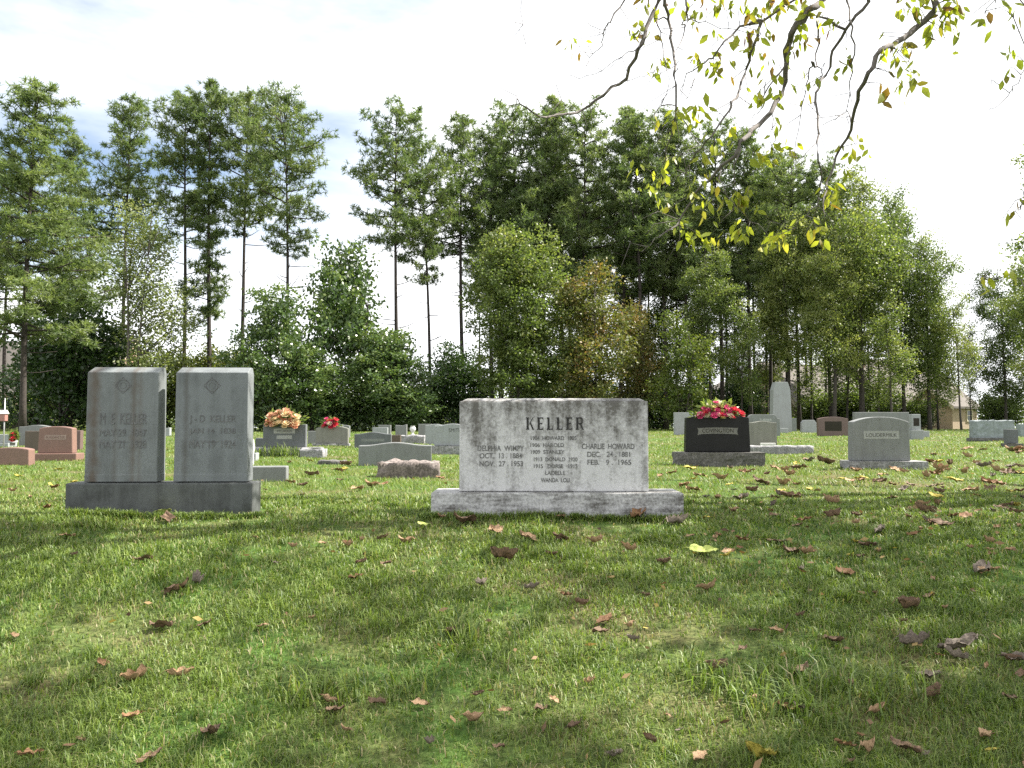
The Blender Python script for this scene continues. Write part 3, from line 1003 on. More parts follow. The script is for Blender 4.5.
def lettering(body, cx, z, height, width, y, mat, parent, name='inscription', thick=.0015, bold=.0):
    """raised-by-a-hair lettering standing on the front face at depth y"""
    cu = bpy.data.curves.new('lettering', 'FONT')
    cu.body = body
    cu.align_x = 'CENTER'
    cu.size = 1.0
    cu.extrude = .02
    cu.offset = bold
    ob = bpy.data.objects.new('lettering', cu)
    me = bpy.data.meshes.new_from_object(ob)
    bpy.data.objects.remove(ob)
    n = len(me.vertices)
    co = np.empty(n * 3, np.float32)
    me.vertices.foreach_get('co', co)
    co = co.reshape(-1, 3)
    lo, hi = co.min(0), co.max(0)
    out = np.empty_like(co)
    out[:, 0] = cx + ((co[:, 0] - lo[0]) / (hi[0] - lo[0]) - .5) * width
    out[:, 2] = z + (co[:, 1] - max(lo[1], 0 if lo[1] > -.1 else lo[1])) / (hi[1] - lo[1]) * height
    out[:, 1] = y - thick * (co[:, 2] - lo[2]) / (hi[2] - lo[2])
    me.vertices.foreach_set('co', np.ascontiguousarray(out).ravel())
    me.update()
    me.name = name
    me.materials.clear()
    me.materials.append(mat)
    return link(bpy.data.objects.new(name, me), parent)


def serif_word(word, cx, z, H, W, y, mat, parent, gap=.36):
    """cut roman capitals: thick stems, thin bars, small serifs"""
    bm = bmesh.new()
    gw = {'K': .80, 'E': .66, 'L': .64, 'R': .80}
    tot = sum(gw[c] for c in word) + gap * (len(word) - 1)
    k = W / tot
    x = cx - W / 2
    st, th = .21 * k, .085 * H

    def quad(a, b, c, d):
        f = [bm.verts.new((p[0], y - .0015, p[1])) for p in (a, b, c, d)]
        bm.faces.new(f)

    def rect(x0, x1, z0, z1, lift=0):
        quad((x0, z0), (x1, z0), (x1, z1), (x0, z1))

    for ch in word:
        w = gw[ch] * k
        s0 = x + .08 * k
        rect(s0, s0 + st, z, z + H)
        rect(s0 - .07 * k, s0, z, z + th)
        rect(s0 - .07 * k, s0, z + H - th, z + H)
        s1 = s0 + st
        xe = x + w
        if ch in 'KR':
            rect(s1, s1 + .06 * k, z, z + th)
        if ch == 'L':
            rect(s1, xe, z, z + th)
            quad((xe - .09 * k, z + th), (xe, z + th), (xe, z + H * .27), (xe - .03 * k, z + H * .27))
        if ch == 'E':
            for zz in (z, z + H * .5 - th / 2, z + H - th):
                rect(s1, xe - (.10 * k if zz > z and zz < z + H * .6 else 0), zz, zz + th)
            quad((xe - .08 * k, z + th), (xe, z + th), (xe, z + H * .25), (xe - .03 * k, z + H * .25))
            quad((xe - .03 * k, z + H * .76), (xe, z + H * .76), (xe, z + H - th), (xe - .08 * k, z + H - th))
        if ch == 'K':
            quad((s1, z + H * .40), (s1 + .05 * k, z + H * .40), (xe, z + H), (xe - .09 * k, z + H))
            quad((s1 + .12 * k, z + H * .55), (s1 + .20 * k, z + H * .66), (xe + .06 * k, z), (xe - .12 * k, z))
        if ch == 'R':
            rect(s1, xe - .2 * k, z + H - th, z + H)
            rect(s1, xe - .2 * k, z + H * .46, z + H * .46 + th)
            quad((xe - .2 * k, z + H * .46), (xe - .06 * k, z + H * .58), (xe - .18 * k, z + H * .62), (xe - .2 * k, z + H * .46 + th))
            quad((xe - .18 * k, z + H * .62), (xe - .06 * k, z + H * .58), (xe - .06 * k, z + H * .9), (xe - .18 * k, z + H * .86))
            quad((xe - .2 * k, z + H - th), (xe - .18 * k, z + H * .86), (xe - .06 * k, z + H * .9), (xe - .2 * k, z + H))
            quad((s1 + .16 * k, z + H * .46), (s1 + .30 * k, z + H * .46), (xe + .05 * k, z), (xe - .13 * k, z))
        x += w + gap * k
    me_o = bobj('inscription', bm, mat, parent)
    return me_o


def stone(name, label, x0, x1, ytop, yfoot, depth, shape, mat, base=None, rz=0.0, drop=0.0, taper=1.0, Y=None, bev=.014, rough=False,
          basemat=None, baserough=True, bdepth=None, group='headstones on the cemetery lawn', cat='headstone', amp=.03):
    """x0, x1, ytop, yfoot: where the die stands in the photograph; base = (x0, x1, top, foot) of its plinth. Returns what parts need."""
    bx = base or (x0, x1, yfoot, yfoot)
    Yf = Y or ground_y((bx[0] + bx[1]) / 2, bx[3])
    k = Yf / FOC
    D = (bdepth or depth + .16) if base else depth

    def front(a, b, dep):                        # the silhouette less the side that shows
        s_ = -((a + b) / 2 - 512) * dep / (Yf + dep) - math.sin(rz) * dep / k
        return (a, b - s_) if s_ > 0 else (a - s_, b)
    x0, x1 = front(x0, x1, depth)
    if base:
        bx = front(bx[0], bx[1], D) + tuple(bx[2:])
    cxw = at((bx[0] + bx[1]) / 2, 425, Yf).x
    zg = G(cxw, Yf + D / 2)
    bh = max(.03, at(512, bx[2], Yf).z - zg) if base else 0.0
    yd = D / 2 - depth / 2 if base else 0
    hgt = at(512, ytop, Yf + yd).z - zg - bh
    w = (x1 - x0) * k
    dx = at((x0 + x1) / 2, 425, Yf).x - cxw
    if base is None and not rough:
        o = slab(name, [(x, z - .08 * (z == 0)) for x, z in top_curve(shape, w, hgt, drop * k)], depth, mat, None, bev=bev, taper=taper)
        o.location = (cxw, Yf + D / 2, zg)
        o.rotation_euler = (0, 0, rz)
        tag(o, label, cat, group)
        return o, o, w, hgt, -depth / 2, 0.0, 0.0, k
    if base is None:
        o = rough_block(name, w, hgt, depth, mat, None, amp=amp, seed=x0)
        o.location = (cxw, Yf + D / 2, zg)
        o.rotation_euler = (0, 0, rz)
        tag(o, label, cat, group)
        return o, o, w, hgt, -depth / 2, 0.0, 0.0, k
    root = empty(name, (cxw, Yf + D / 2, zg), rz)
    tag(root, label, cat, group)
    bw = (bx[1] - bx[0]) * k
    if baserough:
        rough_block('base', bw, bh, D, basemat or M['rough_grey'], root, amp=amp, seed=x0, smooth_top=True)
    else:
        slab('base', [(x, z - .06 * (z == 0)) for x, z in top_curve('flat', bw, bh, 0)], D, basemat or mat, root, bev=bev)
    if rough:
        die = rough_block('die', w, hgt, depth, mat, root, amp=amp, seed=x1)
    else:
        die = slab('die', top_curve(shape, w, hgt, drop * k), depth, mat, root, bev=bev, taper=taper)
    die.location = (dx, 0, bh + .003)
    return root, die, w, hgt, -depth / 2, dx, bh, k


def panel(die, w, z0, z1, y, mat, text=None, tmat=None, tw=.7, name='name_panel', th=.45, cx=0, ribbon=False):
    bm = bmesh.new()
    if ribbon:
        n = 12
        vs = []
        for i in range(n + 1):
            u = -1 + 2 * i / n
            lift = (z1 - z0) * .10 * (u * u) * -1
            vs.append((bm.verts.new((cx + u * w / 2, y - .003, z0 + lift)), bm.verts.new((cx + u * w / 2, y - .003, z1 + lift))))
        for a, b in zip(vs, vs[1:]):
            bm.faces.new((a[0], b[0], b[1], a[1]))
        for s in (-1, 1):
            q = [(cx + s * w / 2, z0 - (z1 - z0) * .1), (cx + s * w * .56, z0 - (z1 - z0) * .25), (cx + s * w * .53, (z0 + z1) / 2 - .01), (cx + s * w * .56, z1 - (z1 - z0) * .05), (cx + s * w / 2, z1 - (z1 - z0) * .1)]
            bm.faces.new([bm.verts.new((p[0], y - .002, p[1])) for p in q])
    else:
        add_box(bm, cx - w / 2, cx + w / 2, y - .003, y - .0004, z0, z1)
    p = bobj(name, bm, mat, die)
    if text:
        hh = (z1 - z0) * th
        lettering(text, cx, (z0 + z1) / 2 - hh / 2, hh, w * tw, y - .0035, tmat, die)
    return p


# --- twin monument: two dies on one long plinth
YF = ground_y(160, 514)
k = YF / FOC
cxw = at(160, 425, YF).x
zg = G(cxw, YF + .25)
root = empty('twin_headstone', (cxw, YF + .12, zg), math.radians(2.5))
tag(root, 'twin grey granite monument, two tall dies side by side on one dark plinth', 'headstone', 'headstones on the cemetery lawn')
bh = at(163, 483, YF).z - zg
bw = 183 * k
slab('base', [(x, z - .1 * (z == 0)) for x, z in top_curve('flat', bw, bh, 0)], .24, M['granite_base'], root, bev=.012)


def hipped_die(parent, cx, w, hgt, depth, mat, label):
    """tall die: foot a little wider, top dressed with a sloping hip on the front and sides"""
    bm = bmesh.new()
    hw, hd = w / 2, depth / 2
    rings = [(hw, hd, 0), (hw, hd, hgt * .06), (hw * .996, hd * .98, hgt * .064), (hw * .984, hd * .95, hgt * .945), (hw * .978, hd * .93, hgt * .95), (hw * .955, -hd * .2, hgt)]
    R = [[bm.verts.new((sx * a, abs(b) * sy if b > 0 else (-b if sy < 0 else hd * .9), z)) for sx, sy in ((-1, -1), (1, -1), (1, 1), (-1, 1))] for a, b, z in rings]
    for a, b in zip(R, R[1:]):
        for i in range(4):
            bm.faces.new((a[i], a[(i + 1) % 4], b[(i + 1) % 4], b[i]))
    bm.faces.new(R[-1])
    bm.faces.new(R[0][::-1])
    bmesh.ops.bevel(bm, geom=[e for e in bm.edges], offset=.004, segments=1, affect='EDGES')
    o = bobj('die', bm, mat, parent)
    o.location = (cx, -.01, bh + .006)
    o['label'] = label
    return o


dh = at(163, 366, YF).z - at(163, 482, YF).z
for (a, b, mat, lines, lab) in ((84.5, 156, M['granite_twin_a'], (('M  E  KELLER', 425, 411, 46), ('MAY 29  1847', 437, 427, 46), ('MAY 21  1928', 449, 438, 46)), 'rust stained die'),
                                (172, 245, M['granite_twin_b'], (('J - D  KELLER', 425, 413, 46), ('JAN 14  1838', 436, 426, 46), ('MAY 19  1924', 449, 438, 46)), 'plain grey die')):
    cx = at((a + b) / 2, 425, YF).x - cxw
    w = (b - a) * k
    d = hipped_die(root, cx, w, dh, .16, mat, lab)
    zof = lambda py: at(163, py, YF).z - zg - bh
    yl = lambda z: -(.08 * (.98 - .03 * z / dh)) - .0015
    for t, y0, y1, wp in lines:
        z = zof(y0)
        lettering(t, 0.01, z, (y0 - y1 - 3) * k, wp * k, yl(z), M['letters_faint'], d)
    bm = bmesh.new()
    z = zof(456 - 15 + 1)
    add_box(bm, -.055, .055, yl(z) - .001, yl(z) + .004, zof(443), zof(442.4))
    bobj('cut_line', bm, M['letters_faint'], d)
    # square-and-ring emblem near the top
    bm = bmesh.new()
    zc = zof(386)
    yy = yl(zc) - .001
    for s in range(24):
        a0, a1 = 2 * math.pi * s / 24, 2 * math.pi * (s + 1) / 24
        for r0_, r1_ in ((.040, .045), (.022, .025)):
            bm.faces.new([bm.verts.new((math.cos(t) * rr, yy, zc + math.sin(t) * rr)) for t, rr in ((a0, r0_), (a1, r0_), (a1, r1_), (a0, r1_))])
    for s in range(4):
        a0, a1 = math.pi / 2 * s, math.pi / 2 * (s + 1)
        bm.faces.new([bm.verts.new((math.cos(t) * rr, yy, zc + math.sin(t) * rr)) for t, rr in ((a0, .058), (a1, .058), (a1, .064), (a0, .064))])
    bobj('emblem', bm, M['letters_faint'], d)

# --- wide weathered marble stone
root, die, w, hg, yf, dx, bh, k = stone('marble_headstone', 'wide streaky white marble headstone on a long marble plinth, carved with a family list', 458, 650, 401.5, 495, .26, 'flat',
                                        M['marble'], (430, 683, 493, 516), rz=math.radians(-1.2), basemat=M['marble_base'], baserough=False, bdepth=.42, bev=.010)
# worn low crown along the top edge
bm = bmesh.new()
zt = hg + .003
hw = w / 2
ring0 = [bm.verts.new(p) for p in ((-hw * .97, -.12, zt), (hw * .97, -.12, zt), (hw * .97, .12, zt), (-hw * .97, .12, zt))]
ring1 = [bm.verts.new(p) for p in ((-hw * .92, -.04, zt + .02), (hw * .92, -.04, zt + .02), (hw * .92, .04, zt + .02), (-hw * .92, .04, zt + .02))]
for i in range(4):
    bm.faces.new((ring0[i], ring0[(i + 1) % 4], ring1[(i + 1) % 4], ring1[i]))
bm.faces.new(ring1)
bobj('top_crown', bm, M['marble'], die)
X = lambda px: (px - 554) * k
Z = lambda py: (494.5 - py) * k * .99
Ym = yf - .001
serif_word('KELLER', X(555), Z(431.5), 12.5 * k, 58 * k, Ym - .0015, M['letters_black'], die)
for t, c, y0, y1, wp in (('DELPHIA  WIMPY', 500.5, 453, 447.5, 47), ('OCT.  13 . 1884', 500.5, 460.5, 455.3, 43), ('NOV.  27 . 1953', 501, 468.7, 463.3, 44),
                         ('1904  HOWARD  1905', 554, 442, 437.8, 46), ('1906  HAROLD', 547.5, 449, 445, 34), ('1909  STANLEY', 548, 456, 452, 34), ('1913  DONALD  1920', 556, 463.5, 459.5, 44),
                         ('1915   DORSE   1915', 556, 470.5, 466.5, 44), ('LADELLE', 555.5, 477.3, 473.3, 20), ('WANDA  LOU', 555.5, 484.8, 480.5, 29),
                         ('CHARLIE  HOWARD', 609, 451, 445.5, 53), ('DEC.   24 . 1881', 609.5, 459, 453.7, 43), ('FEB.   9 .  1965', 610, 467, 461.7, 44)):
    lettering(t, X(c), Z(y0), (y0 - y1) * k, wp * k, Ym, M['letters_marble'], die, bold=.012)

# --- stones left of the twin monument
L = 'headstones on the cemetery lawn'
root, die, w, hg, yf, dx, bh, k = stone('headstone', 'pink granite headstone with pale name panel on a matching low base', 36, 74, 426.5, 453, .22, 'arch', M['pink'],
                                        (32, 83, 453.5, 461), drop=2, taper=.94, basemat=M['pink'], baserough=False, rz=math.radians(8))
panel(die, w * .62, hg * .50, hg * .68, yf, M['panel_pink'], 'BURKHALTER', M['pink'], .86)
stone('headstone', 'low pink granite marker cut by the frame edge, nearest of the pink stones', -12, 31, 447.5, 465, .24, 'arch', M['pink'], drop=2, rz=math.radians(8), taper=.97)
stone('headstone', 'brown granite headstone tucked behind the pink panelled one', 23, 45, 431, 456, .18, 'flat', M['brown'], Y=19.5)
stone('headstone', 'grey serpentine headstone behind the brown one, partly hidden', 17, 56, 425, 449, .2, 'serp', M['granite'], drop=1.6, Y=23)
stone('headstone', 'brown slab with bright pink rough edge peeking out right of the pink headstone', 62, 81, 430.5, 456, .22, 'flat', M['mauve'], Y=20, rz=math.radians(10))
stone('headstone', 'low light grey block beside the small red flowers', -6, 17, 434.5, 448, .25, 'flat', M['granite_light'], (-10, 18, 443, 448), Y=22, basemat=M['granite_light'], baserough=False)
stone('headstone', 'small light grey stone seen in the gap between the twin dies', 158, 170, 427.5, 440.5, .3, 'slantleft', M['granite_light'], drop=1.0, Y=34, rz=math.radians(8))
# --- behind the twin monument, right
stone('headstone', 'tall slim stone with a rough white base, mostly hidden behind the plain twin die', 226, 249, 407.5, 441, .25, 'flat', M['granite'], (222, 253, 440, 468),
      Y=ground_y(240, 467), amp=.035, basemat=M['white'], rz=math.radians(6))
stone('headstone', 'small stone block touching the rough white base', 252, 258, 453, 461, .2, 'flat', M['granite_light'], Y=ground_y(255, 461))
stone('headstone', 'low smooth-faced grey footstone just right of the twin monument', 238, 287, 466.5, 482, .18, 'flat', M['granite'], rz=math.radians(7), cat='footstone')
stone('headstone', 'dark narrow stone at the left shoulder of the peach flower headstone', 254, 266, 438, 452, .2, 'flat', M['granite_dark'], Y=17)
root, die, w, hg, yf, dx, bh, k = stone('headstone', 'grey headstone with two pale panels under a big spray of peach flowers', 262, 306, 424.5, 448, .2, 'flat', M['granite_dark'],
                                        (253, 323, 447.5, 457), rz=math.radians(5), basemat=M['rough_grey'])
panel(die, w * .50, hg * .60, hg * .82, yf, M['panel'], 'MORRIS', M['letters'], .7)
panel(die, w * .36, hg * .36, hg * .52, yf, M['panel'])
PEACH = root
stone('headstone', 'low rough-cut grey wedge marker in front of the peach flower headstone', 298, 325, 449, 457.5, .35, 'flat', M['rough_grey'], rough=True, amp=.045, Y=ground_y(311, 457.5))
stone('headstone', 'thin rough dark marker almost flush with the grass', 317, 345, 460.3, 464.5, .22, 'flat', M['rough_dark'], rough=True, amp=.03)
stone('headstone', 'grey stone peeking from behind the left of the red flower headstone', 307, 322, 431, 444, .2, 'flat', M['granite'], Y=25)
root, die, w, hg, yf, dx, bh, k = stone('headstone', 'warm grey arched headstone with a small bunch of red flowers on top', 315, 348, 426, 444, .22, 'arch', M['granite_warm'],
                                        (312, 350, 443.5, 446), drop=2.5, rz=math.radians(5), basemat=M['rough_grey'])
RED = (root, hg + bh)
stone('headstone', 'dark flat-topped stone right behind the red flowers', 320, 343, 424.3, 437, .2, 'flat', M['granite_dark'], Y=30)
stone('headstone', 'plain grey stone just right of and behind the red flower headstone', 335, 350, 425, 438, .2, 'arch', M['granite'], drop=1, Y=32)
root, die, w, hg, yf, dx, bh, k = stone('headstone', 'dark grey serpentine headstone with a worn pale inscription band, behind the longer one', 354, 391, 432, 448, .25, 'serp', M['granite_dark'], drop=2, rz=math.radians(6))
panel(die, w * .62, hg * .40, hg * .58, yf, M['granite'])
stone('headstone', 'long low grey serpentine headstone with a bright right edge', 358, 431, 442.5, 466, .28, 'serp', M['granite'], drop=3, rz=math.radians(6))
stone('headstone', 'rough pinkish rock-faced footstone before the long low headstone', 377, 440, 462.3, 478.5, .26, 'flat', M['rough_pink'], rough=True, amp=.05, cat='footstone')
stone('headstone', 'far light stone with flat top left of the white urn', 372, 388, 427.5, 436, .2, 'flat', M['granite_light'], Y=33)
stone('headstone', 'far grey stone overlapping the light flat-topped one', 378, 391, 425, 434, .2, 'flat', M['granite'], Y=37)
stone('headstone', 'far dark stone with slanted top beside the white urn', 395, 407, 424.3, 436, .25, 'slantleft', M['granite'], drop=1.2, Y=34)
stone('headstone', 'small brownish marker behind the long low headstone', 391, 401, 435, 443, .2, 'flat', M['brown'], Y=24)
stone('headstone', 'rough white rock-faced low stone under the white urn', 400, 425, 435.5, 443, .3, 'flat', M['rough_grey'], rough=True, amp=.04, Y=25)
stone('headstone', 'grey stone peeking out left of the two pale serpentine stones', 418, 432, 424, 440, .2, 'flat', M['granite'], Y=30)
stone('headstone', 'pale grey stone directly behind the one lettered on its upper right', 425, 446, 424, 448, .2, 'serp', M['granite_light'], drop=1.2, Y=24)
root, die, w, hg, yf, dx, bh, k = stone('headstone', 'pale grey serpentine headstone lettered on its upper right, half behind the marble stone', 434, 472, 423.8, 447, .25, 'serp', M['granite_light'],
                                        (430, 476, 446, 454.5), drop=2, basemat=M['rough_grey'])
lettering('SMITH', w * .06, hg * .62, .085, w * .34, yf - .001, M['letters'], die)
# --- right of the marble stone
stone('headstone', 'light grey stone half hidden behind the left of the black headstone', 674, 694, 412.5, 430.5, .25, 'flat', M['granite_light'], Y=36)
root, die, w, hg, yf, dx, bh, k = stone('headstone', 'polished black headstone with a ribbon name panel under bright flowers', 685, 752, 415.5, 453, .22, 'arch', M['black'],
                                        (672, 765, 452.5, 467), drop=2.2, taper=.96, rz=math.radians(-4), basemat=M['rough_dark'], bdepth=.42)
panel(die, w * .56, hg * .50, hg * .67, yf, M['panel_black'], 'COVINGTON', M['bronze'], .86, ribbon=True, th=.62)
BLACK = (root, hg + bh)
root, die, w, hg, yf, dx, bh, k = stone('headstone', 'wide grey step-topped headstone behind the black one', 745, 781, 414.5, 434, .25, 'step', M['granite'], drop=4, Y=34)
lettering('TURNER', w * .08, hg * .70, .09, w * .36, yf - .001, M['letters_light'], die)
stone('headstone', 'tallest monument, a pale granite shaft with cut shoulders', 771, 794, 382, 431.5, .6, 'cut', M['granite_light'], drop=8, taper=.86, Y=44, cat='monument')
stone('headstone', 'low grey step slab at the foot of the tallest monument', 776, 790, 428.3, 432.5, .5, 'flat', M['granite_light'], Y=41, cat='slab')
stone('headstone', 'warm grey headstone with a small white tablet at its foot', 749, 778, 421, 449, .22, 'serp', M['granite_warm'], drop=1.5, Y=19.5, rz=math.radians(-4))
stone('headstone', 'small white tablet leaning at the foot of the warm grey headstone', 760, 776, 443, 447.5, .06, 'flat', M['white'], Y=19.2, cat='tablet')
stone('headstone', 'long low rough kerb stone reaching out right of the black headstone', 748, 815, 446, 454.5, .3, 'flat', M['rough_grey'], rough=True, amp=.02, rz=math.radians(-3), cat='kerb stone')
stone('headstone', 'small dark grey stone right against the tallest monument', 791, 797.5, 418.3, 432, .3, 'flat', M['granite'], Y=47)
stone('headstone', 'small whitish cut-cornered marker right of the tallest monument', 801, 818, 420, 431.5, .3, 'cut', M['granite_light'], drop=2.5, Y=43, taper=.92)
root, die, w, hg, yf, dx, bh, k = stone('headstone', 'mauve granite headstone carrying a dark bronze plaque', 818, 849, 416.8, 436, .25, 'arch', M['mauve'], drop=2, rz=math.radians(-5))
panel(die, w * .56, hg * .26, hg * .76, yf, M['bronze'], name='plaque')
root, die, w, hg, yf, dx, bh, k = stone('headstone', 'arched grey headstone with a pale name panel, alone among fallen leaves', 851, 913, 417, 463, .26, 'arch', M['granite'],
                                        (840, 927, 461.5, 469.5), drop=5, taper=.97, rz=math.radians(-5), basemat=M['rough_grey'], bdepth=.46)
panel(die, w * .62, hg * .50, hg * .68, yf, M['panel'], 'LOUDERMILK', M['letters'], .86)
stone('headstone', 'wide flat-topped grey headstone right behind the arched one', 854, 911, 412.2, 437, .25, 'flat', M['granite'], Y=28)
root, die, w, hg, yf, dx, bh, k = stone('headstone', 'grey stone with a dark panel peeking out right of the arched one', 909, 922, 414.3, 431, .3, 'flat', M['granite_light'], (905, 923.5, 430, 438.5),
                                        Y=29, basemat=M['granite_light'], baserough=False)
panel(die, w * .66, hg * .25, hg * .75, yf, M['bronze'], name='plaque')
stone('headstone', 'low flat grey slab in front of the brick gable', 921, 932, 431, 435, .4, 'flat', M['granite_light'], Y=32, cat='slab')
stone('headstone', 'bluish rough-faced wide headstone near the right-hand dark trees', 972, 1015, 420.5, 440, .35, 'flat', M['granite_blue'], (968, 1012, 438, 441.5), rough=True, amp=.03, basemat=M['rough_dark'], rz=math.radians(-8))
stone('headstone', 'short square granite pillar on a small slab before the bluish headstone', 1005.5, 1020, 429.3, 444, .25, 'flat', M['granite_dark'], (1001, 1023, 443.5, 447), basemat=M['rough_dark'], rz=math.radians(-6), cat='pillar')
stone('headstone', 'bluish stone cut by the frame edge beyond the square pillar', 1018, 1044, 424, 437, .3, 'flat', M['granite_blue'], Y=33)

# --- white urn on its low stone
p = at(412.5, 436, 25.4)
urn = bmesh.new()
prof = [(.0, 0), (.09, 0), (.09, .03), (.045, .06), (.04, .10), (.10, .17), (.135, .25), (.12, .33), (.075, .36), (.10, .385), (.10, .40), (.0, .40)]
n = 14
rings = [[urn.verts.new((r_ * math.cos(2 * math.pi * i / n), r_ * math.sin(2 * math.pi * i / n), z)) for i in range(n)] for r_, z in prof[1:-1]]
for a, b in zip(rings, rings[1:]):
    for i in range(n):
        urn.faces.new((a[i], a[(i + 1) % n], b[(i + 1) % n], b[i]))
urn.faces.new(rings[0][::-1])
urn.faces.new(rings[-1])
o = bobj('urn', urn, M['white'], None, True)
o.scale = (.72, .72, .72)
o.location = (p.x, 25.45, at(512, 435.2, 25).z)
tag(o, 'small white round urn standing on a rough low stone', 'urn')

# --- metal pole with a small faded box at the far left
p = at(3, 462, 14.2)
pole = empty('garden_pole', (p.x, 14.2, G(p.x, 14.2)))
tag(pole, 'thin metal pole carrying a small faded red box by the frame edge', 'pole')
V, F = [], []
tube(V, F, [(0, 0, -.1), (0, 0, .6), (0, 0, 1.14)], [.014, .013, .008], 8)
mobj('pole', V, F, M['steel'], pole, True)
bm = bmesh.new()
add_box(bm, -.10, .035, -.05, .05, .73, .86)
bmesh.ops.bevel(bm, geom=list(bm.edges), offset=.008, segments=2, affect='EDGES')
bobj('box', bm, M['red_box'], pole)
bm = bmesh.new()
v = [(-.12, -.06, .862), (.05, -.06, .862), (.05, .06, .862), (-.12, .06, .862), (-.12, 0, .93), (.05, 0, .93)]
v = [bm.verts.new(q) for q in v]
for f in ((0, 1, 5, 4), (2, 3, 4, 5), (0, 4, 3), (1, 2, 5), (0, 3, 2, 1)):
    bm.faces.new([v[i] for i in f])
bobj('box_lid', bm, M['white'], pole)


# --- flower arrangements: saddle with foliage, every blossom a mesh of its own
def blossom_mesh(name, r, mat, seed):
    rng = random.Random(seed)
    bm = bmesh.new()
    for ring, (cnt, tilt, s) in enumerate(((5, .35, .62), (6, .8, .85), (7, 1.25, 1.0))):
        for i in range(cnt):
            a = 2 * math.pi * (i + .4 * ring) / cnt + rng.uniform(-.15, .15)
            d = Vector((math.cos(a) * math.sin(tilt), math.sin(a) * math.sin(tilt), math.cos(tilt)))
            t = Vector((-math.sin(a), math.cos(a), 0))
            L = r * s
            q = [Vector((0, 0, 0)), d * L * .6 + t * L * .38, d * L + t * L * .2 + Vector((0, 0, .1 * L)), d * L - t * L * .2 + Vector((0, 0, .1 * L)), d * L * .6 - t * L * .38]
            bm.faces.new([bm.verts.new(p) for p in q])
    me = bpy.data.meshes.new(name)
    bm.to_mesh(me)
    bm.free()
    me.materials.append(mat)
    return me


def flower_mat(name, c):
    m, nt, bs = new_mat(name)
    n = noise_n(nt, 40, 3, objvec(nt))
    nt.links.new(ramp(nt, n, [(.3, tuple(v * .72 for v in c)), (.7, c)]), bs.inputs['Base Color'])
    bs.inputs['Roughness'].default_value = .7
    tr = N(nt, 'ShaderNodeBsdfTranslucent')
    tr.inputs[0].default_value = (*c, 1)
    mx = N(nt, 'ShaderNodeMixShader')
    mx.inputs[0].default_value = .35
    nt.links.new(bs.outputs[0], mx.inputs[1])
    nt.links.new(tr.outputs[0], mx.inputs[2])
    nt.links.new(mx.outputs[0], nt.nodes['Material Output'].inputs[0])
    return m


FM = {'peach': flower_mat('peach_petals', (.70, .40, .26)), 'cream': flower_mat('cream_petals', (.82, .66, .40)), 'red': flower_mat('red_petals', (.62, .045, .07)),
      'pink': flower_mat('magenta_petals', (.62, .07, .20)), 'white': flower_mat('pale_petals', (.80, .76, .58)), 'yellow': flower_mat('yellow_petals', (.72, .66, .26)),
      'orange': flower_mat('orange_petals', (.66, .28, .16))}
BM = {kk: [blossom_mesh('blossom', 1.0, m, i) for i in range(2)] for kk, m in FM.items()}


def bouquet(label, cx, Yc, z0, w, hgt, depth, kinds, n, r, seed):
    rng = random.Random(seed)
    nrg = np.random.default_rng(seed)
    root = empty('flower_spray', (cx, Yc, z0))
    tag(root, label, 'flowers', 'flower sprays on headstones')
    P, dd = [], []
    for i in range(240):
        a, q = rng.uniform(0, math.pi), rng.uniform(.2, 1.2)
        P.append((math.cos(a) * w / 2 * q * rng.uniform(.6, 1.08), rng.uniform(-.5, .5) * depth, math.sin(a) * hgt * q * .8 - .02))
        dd.append((math.cos(a) + rng.gauss(0, .5), rng.gauss(0, .6), math.sin(a) * .7 + rng.gauss(0, .5)))
    V, s, i = leaf_quads(np.array(P), .11, .04, unit(np.array(dd)), nrg)
    link(bpy.data.objects.new('foliage', np_mesh('foliage', V, s, i, M['leaves_green'], nrg.uniform(.2, .9, len(P)))), root)
    bm = bmesh.new()
    add_box(bm, -w * .28, w * .28, -depth * .35, depth * .35, 0.002, .035)
    bobj('saddle', bm, M['steel'], root)
    for j in range(n):
        a = math.pi * (.02 + .96 * ((j * .6180) % 1))
        q = math.sqrt((j + .6) / n)
        y = -depth * (.62 - .42 * q * q) + rng.uniform(-.12, .12) * depth
        bmp = 1 + .12 * math.sin(a * 5 + seed)
        p = Vector((math.cos(a) * w / 2 * q * bmp, y, math.sin(a) * hgt * q * 1.0 * bmp * (1 - .25 * abs(math.cos(a))) - .02 - .06 * rng.random()))
        o = bpy.data.objects.new('blossom', BM[rng.choice(kinds)][j % 2])
        o.location = p
        out = Vector((p.x * .7 / w, -.45 + rng.uniform(-.3, .3), .45 + p.z / hgt * .4))
        o.rotation_euler = out.to_track_quat('Z', 'Y').to_euler()
        s_ = r * rng.uniform(.75, 1.3)
        o.scale = (s_, s_, s_)
        link(o, root)


def stone_top(o):
    return o.location


d = PEACH.location
bouquet('big peach and cream flower spray spilling over a grey headstone', at(285, 425, d.y).x, d.y - .05, at(285, 424.5, d.y).z, 37 * d.y / FOC, 17 * d.y / FOC, .28,
        ['peach', 'cream', 'orange', 'peach', 'cream', 'peach'], 26, .082, 3)
d = RED[0].location
bouquet('small red flower bunch on top of the warm grey arched headstone', at(330.5, 425, d.y).x, d.y, d.z + RED[1], 15 * d.y / FOC, 9 * d.y / FOC, .2, ['red', 'pink', 'red', 'white'], 16, .085, 4)
d = BLACK[0].location
bouquet('mixed magenta, red and pale yellow flower spray on the polished black headstone', at(717.5, 425, d.y).x, d.y, d.z + BLACK[1] - .005, 46 * d.y / FOC, 17 * d.y / FOC, .24,
        ['red', 'white', 'pink', 'yellow', 'pink', 'red', 'white', 'pink', 'white', 'yellow'], 42, .06, 5)
p = at(14, 437, 21.5)
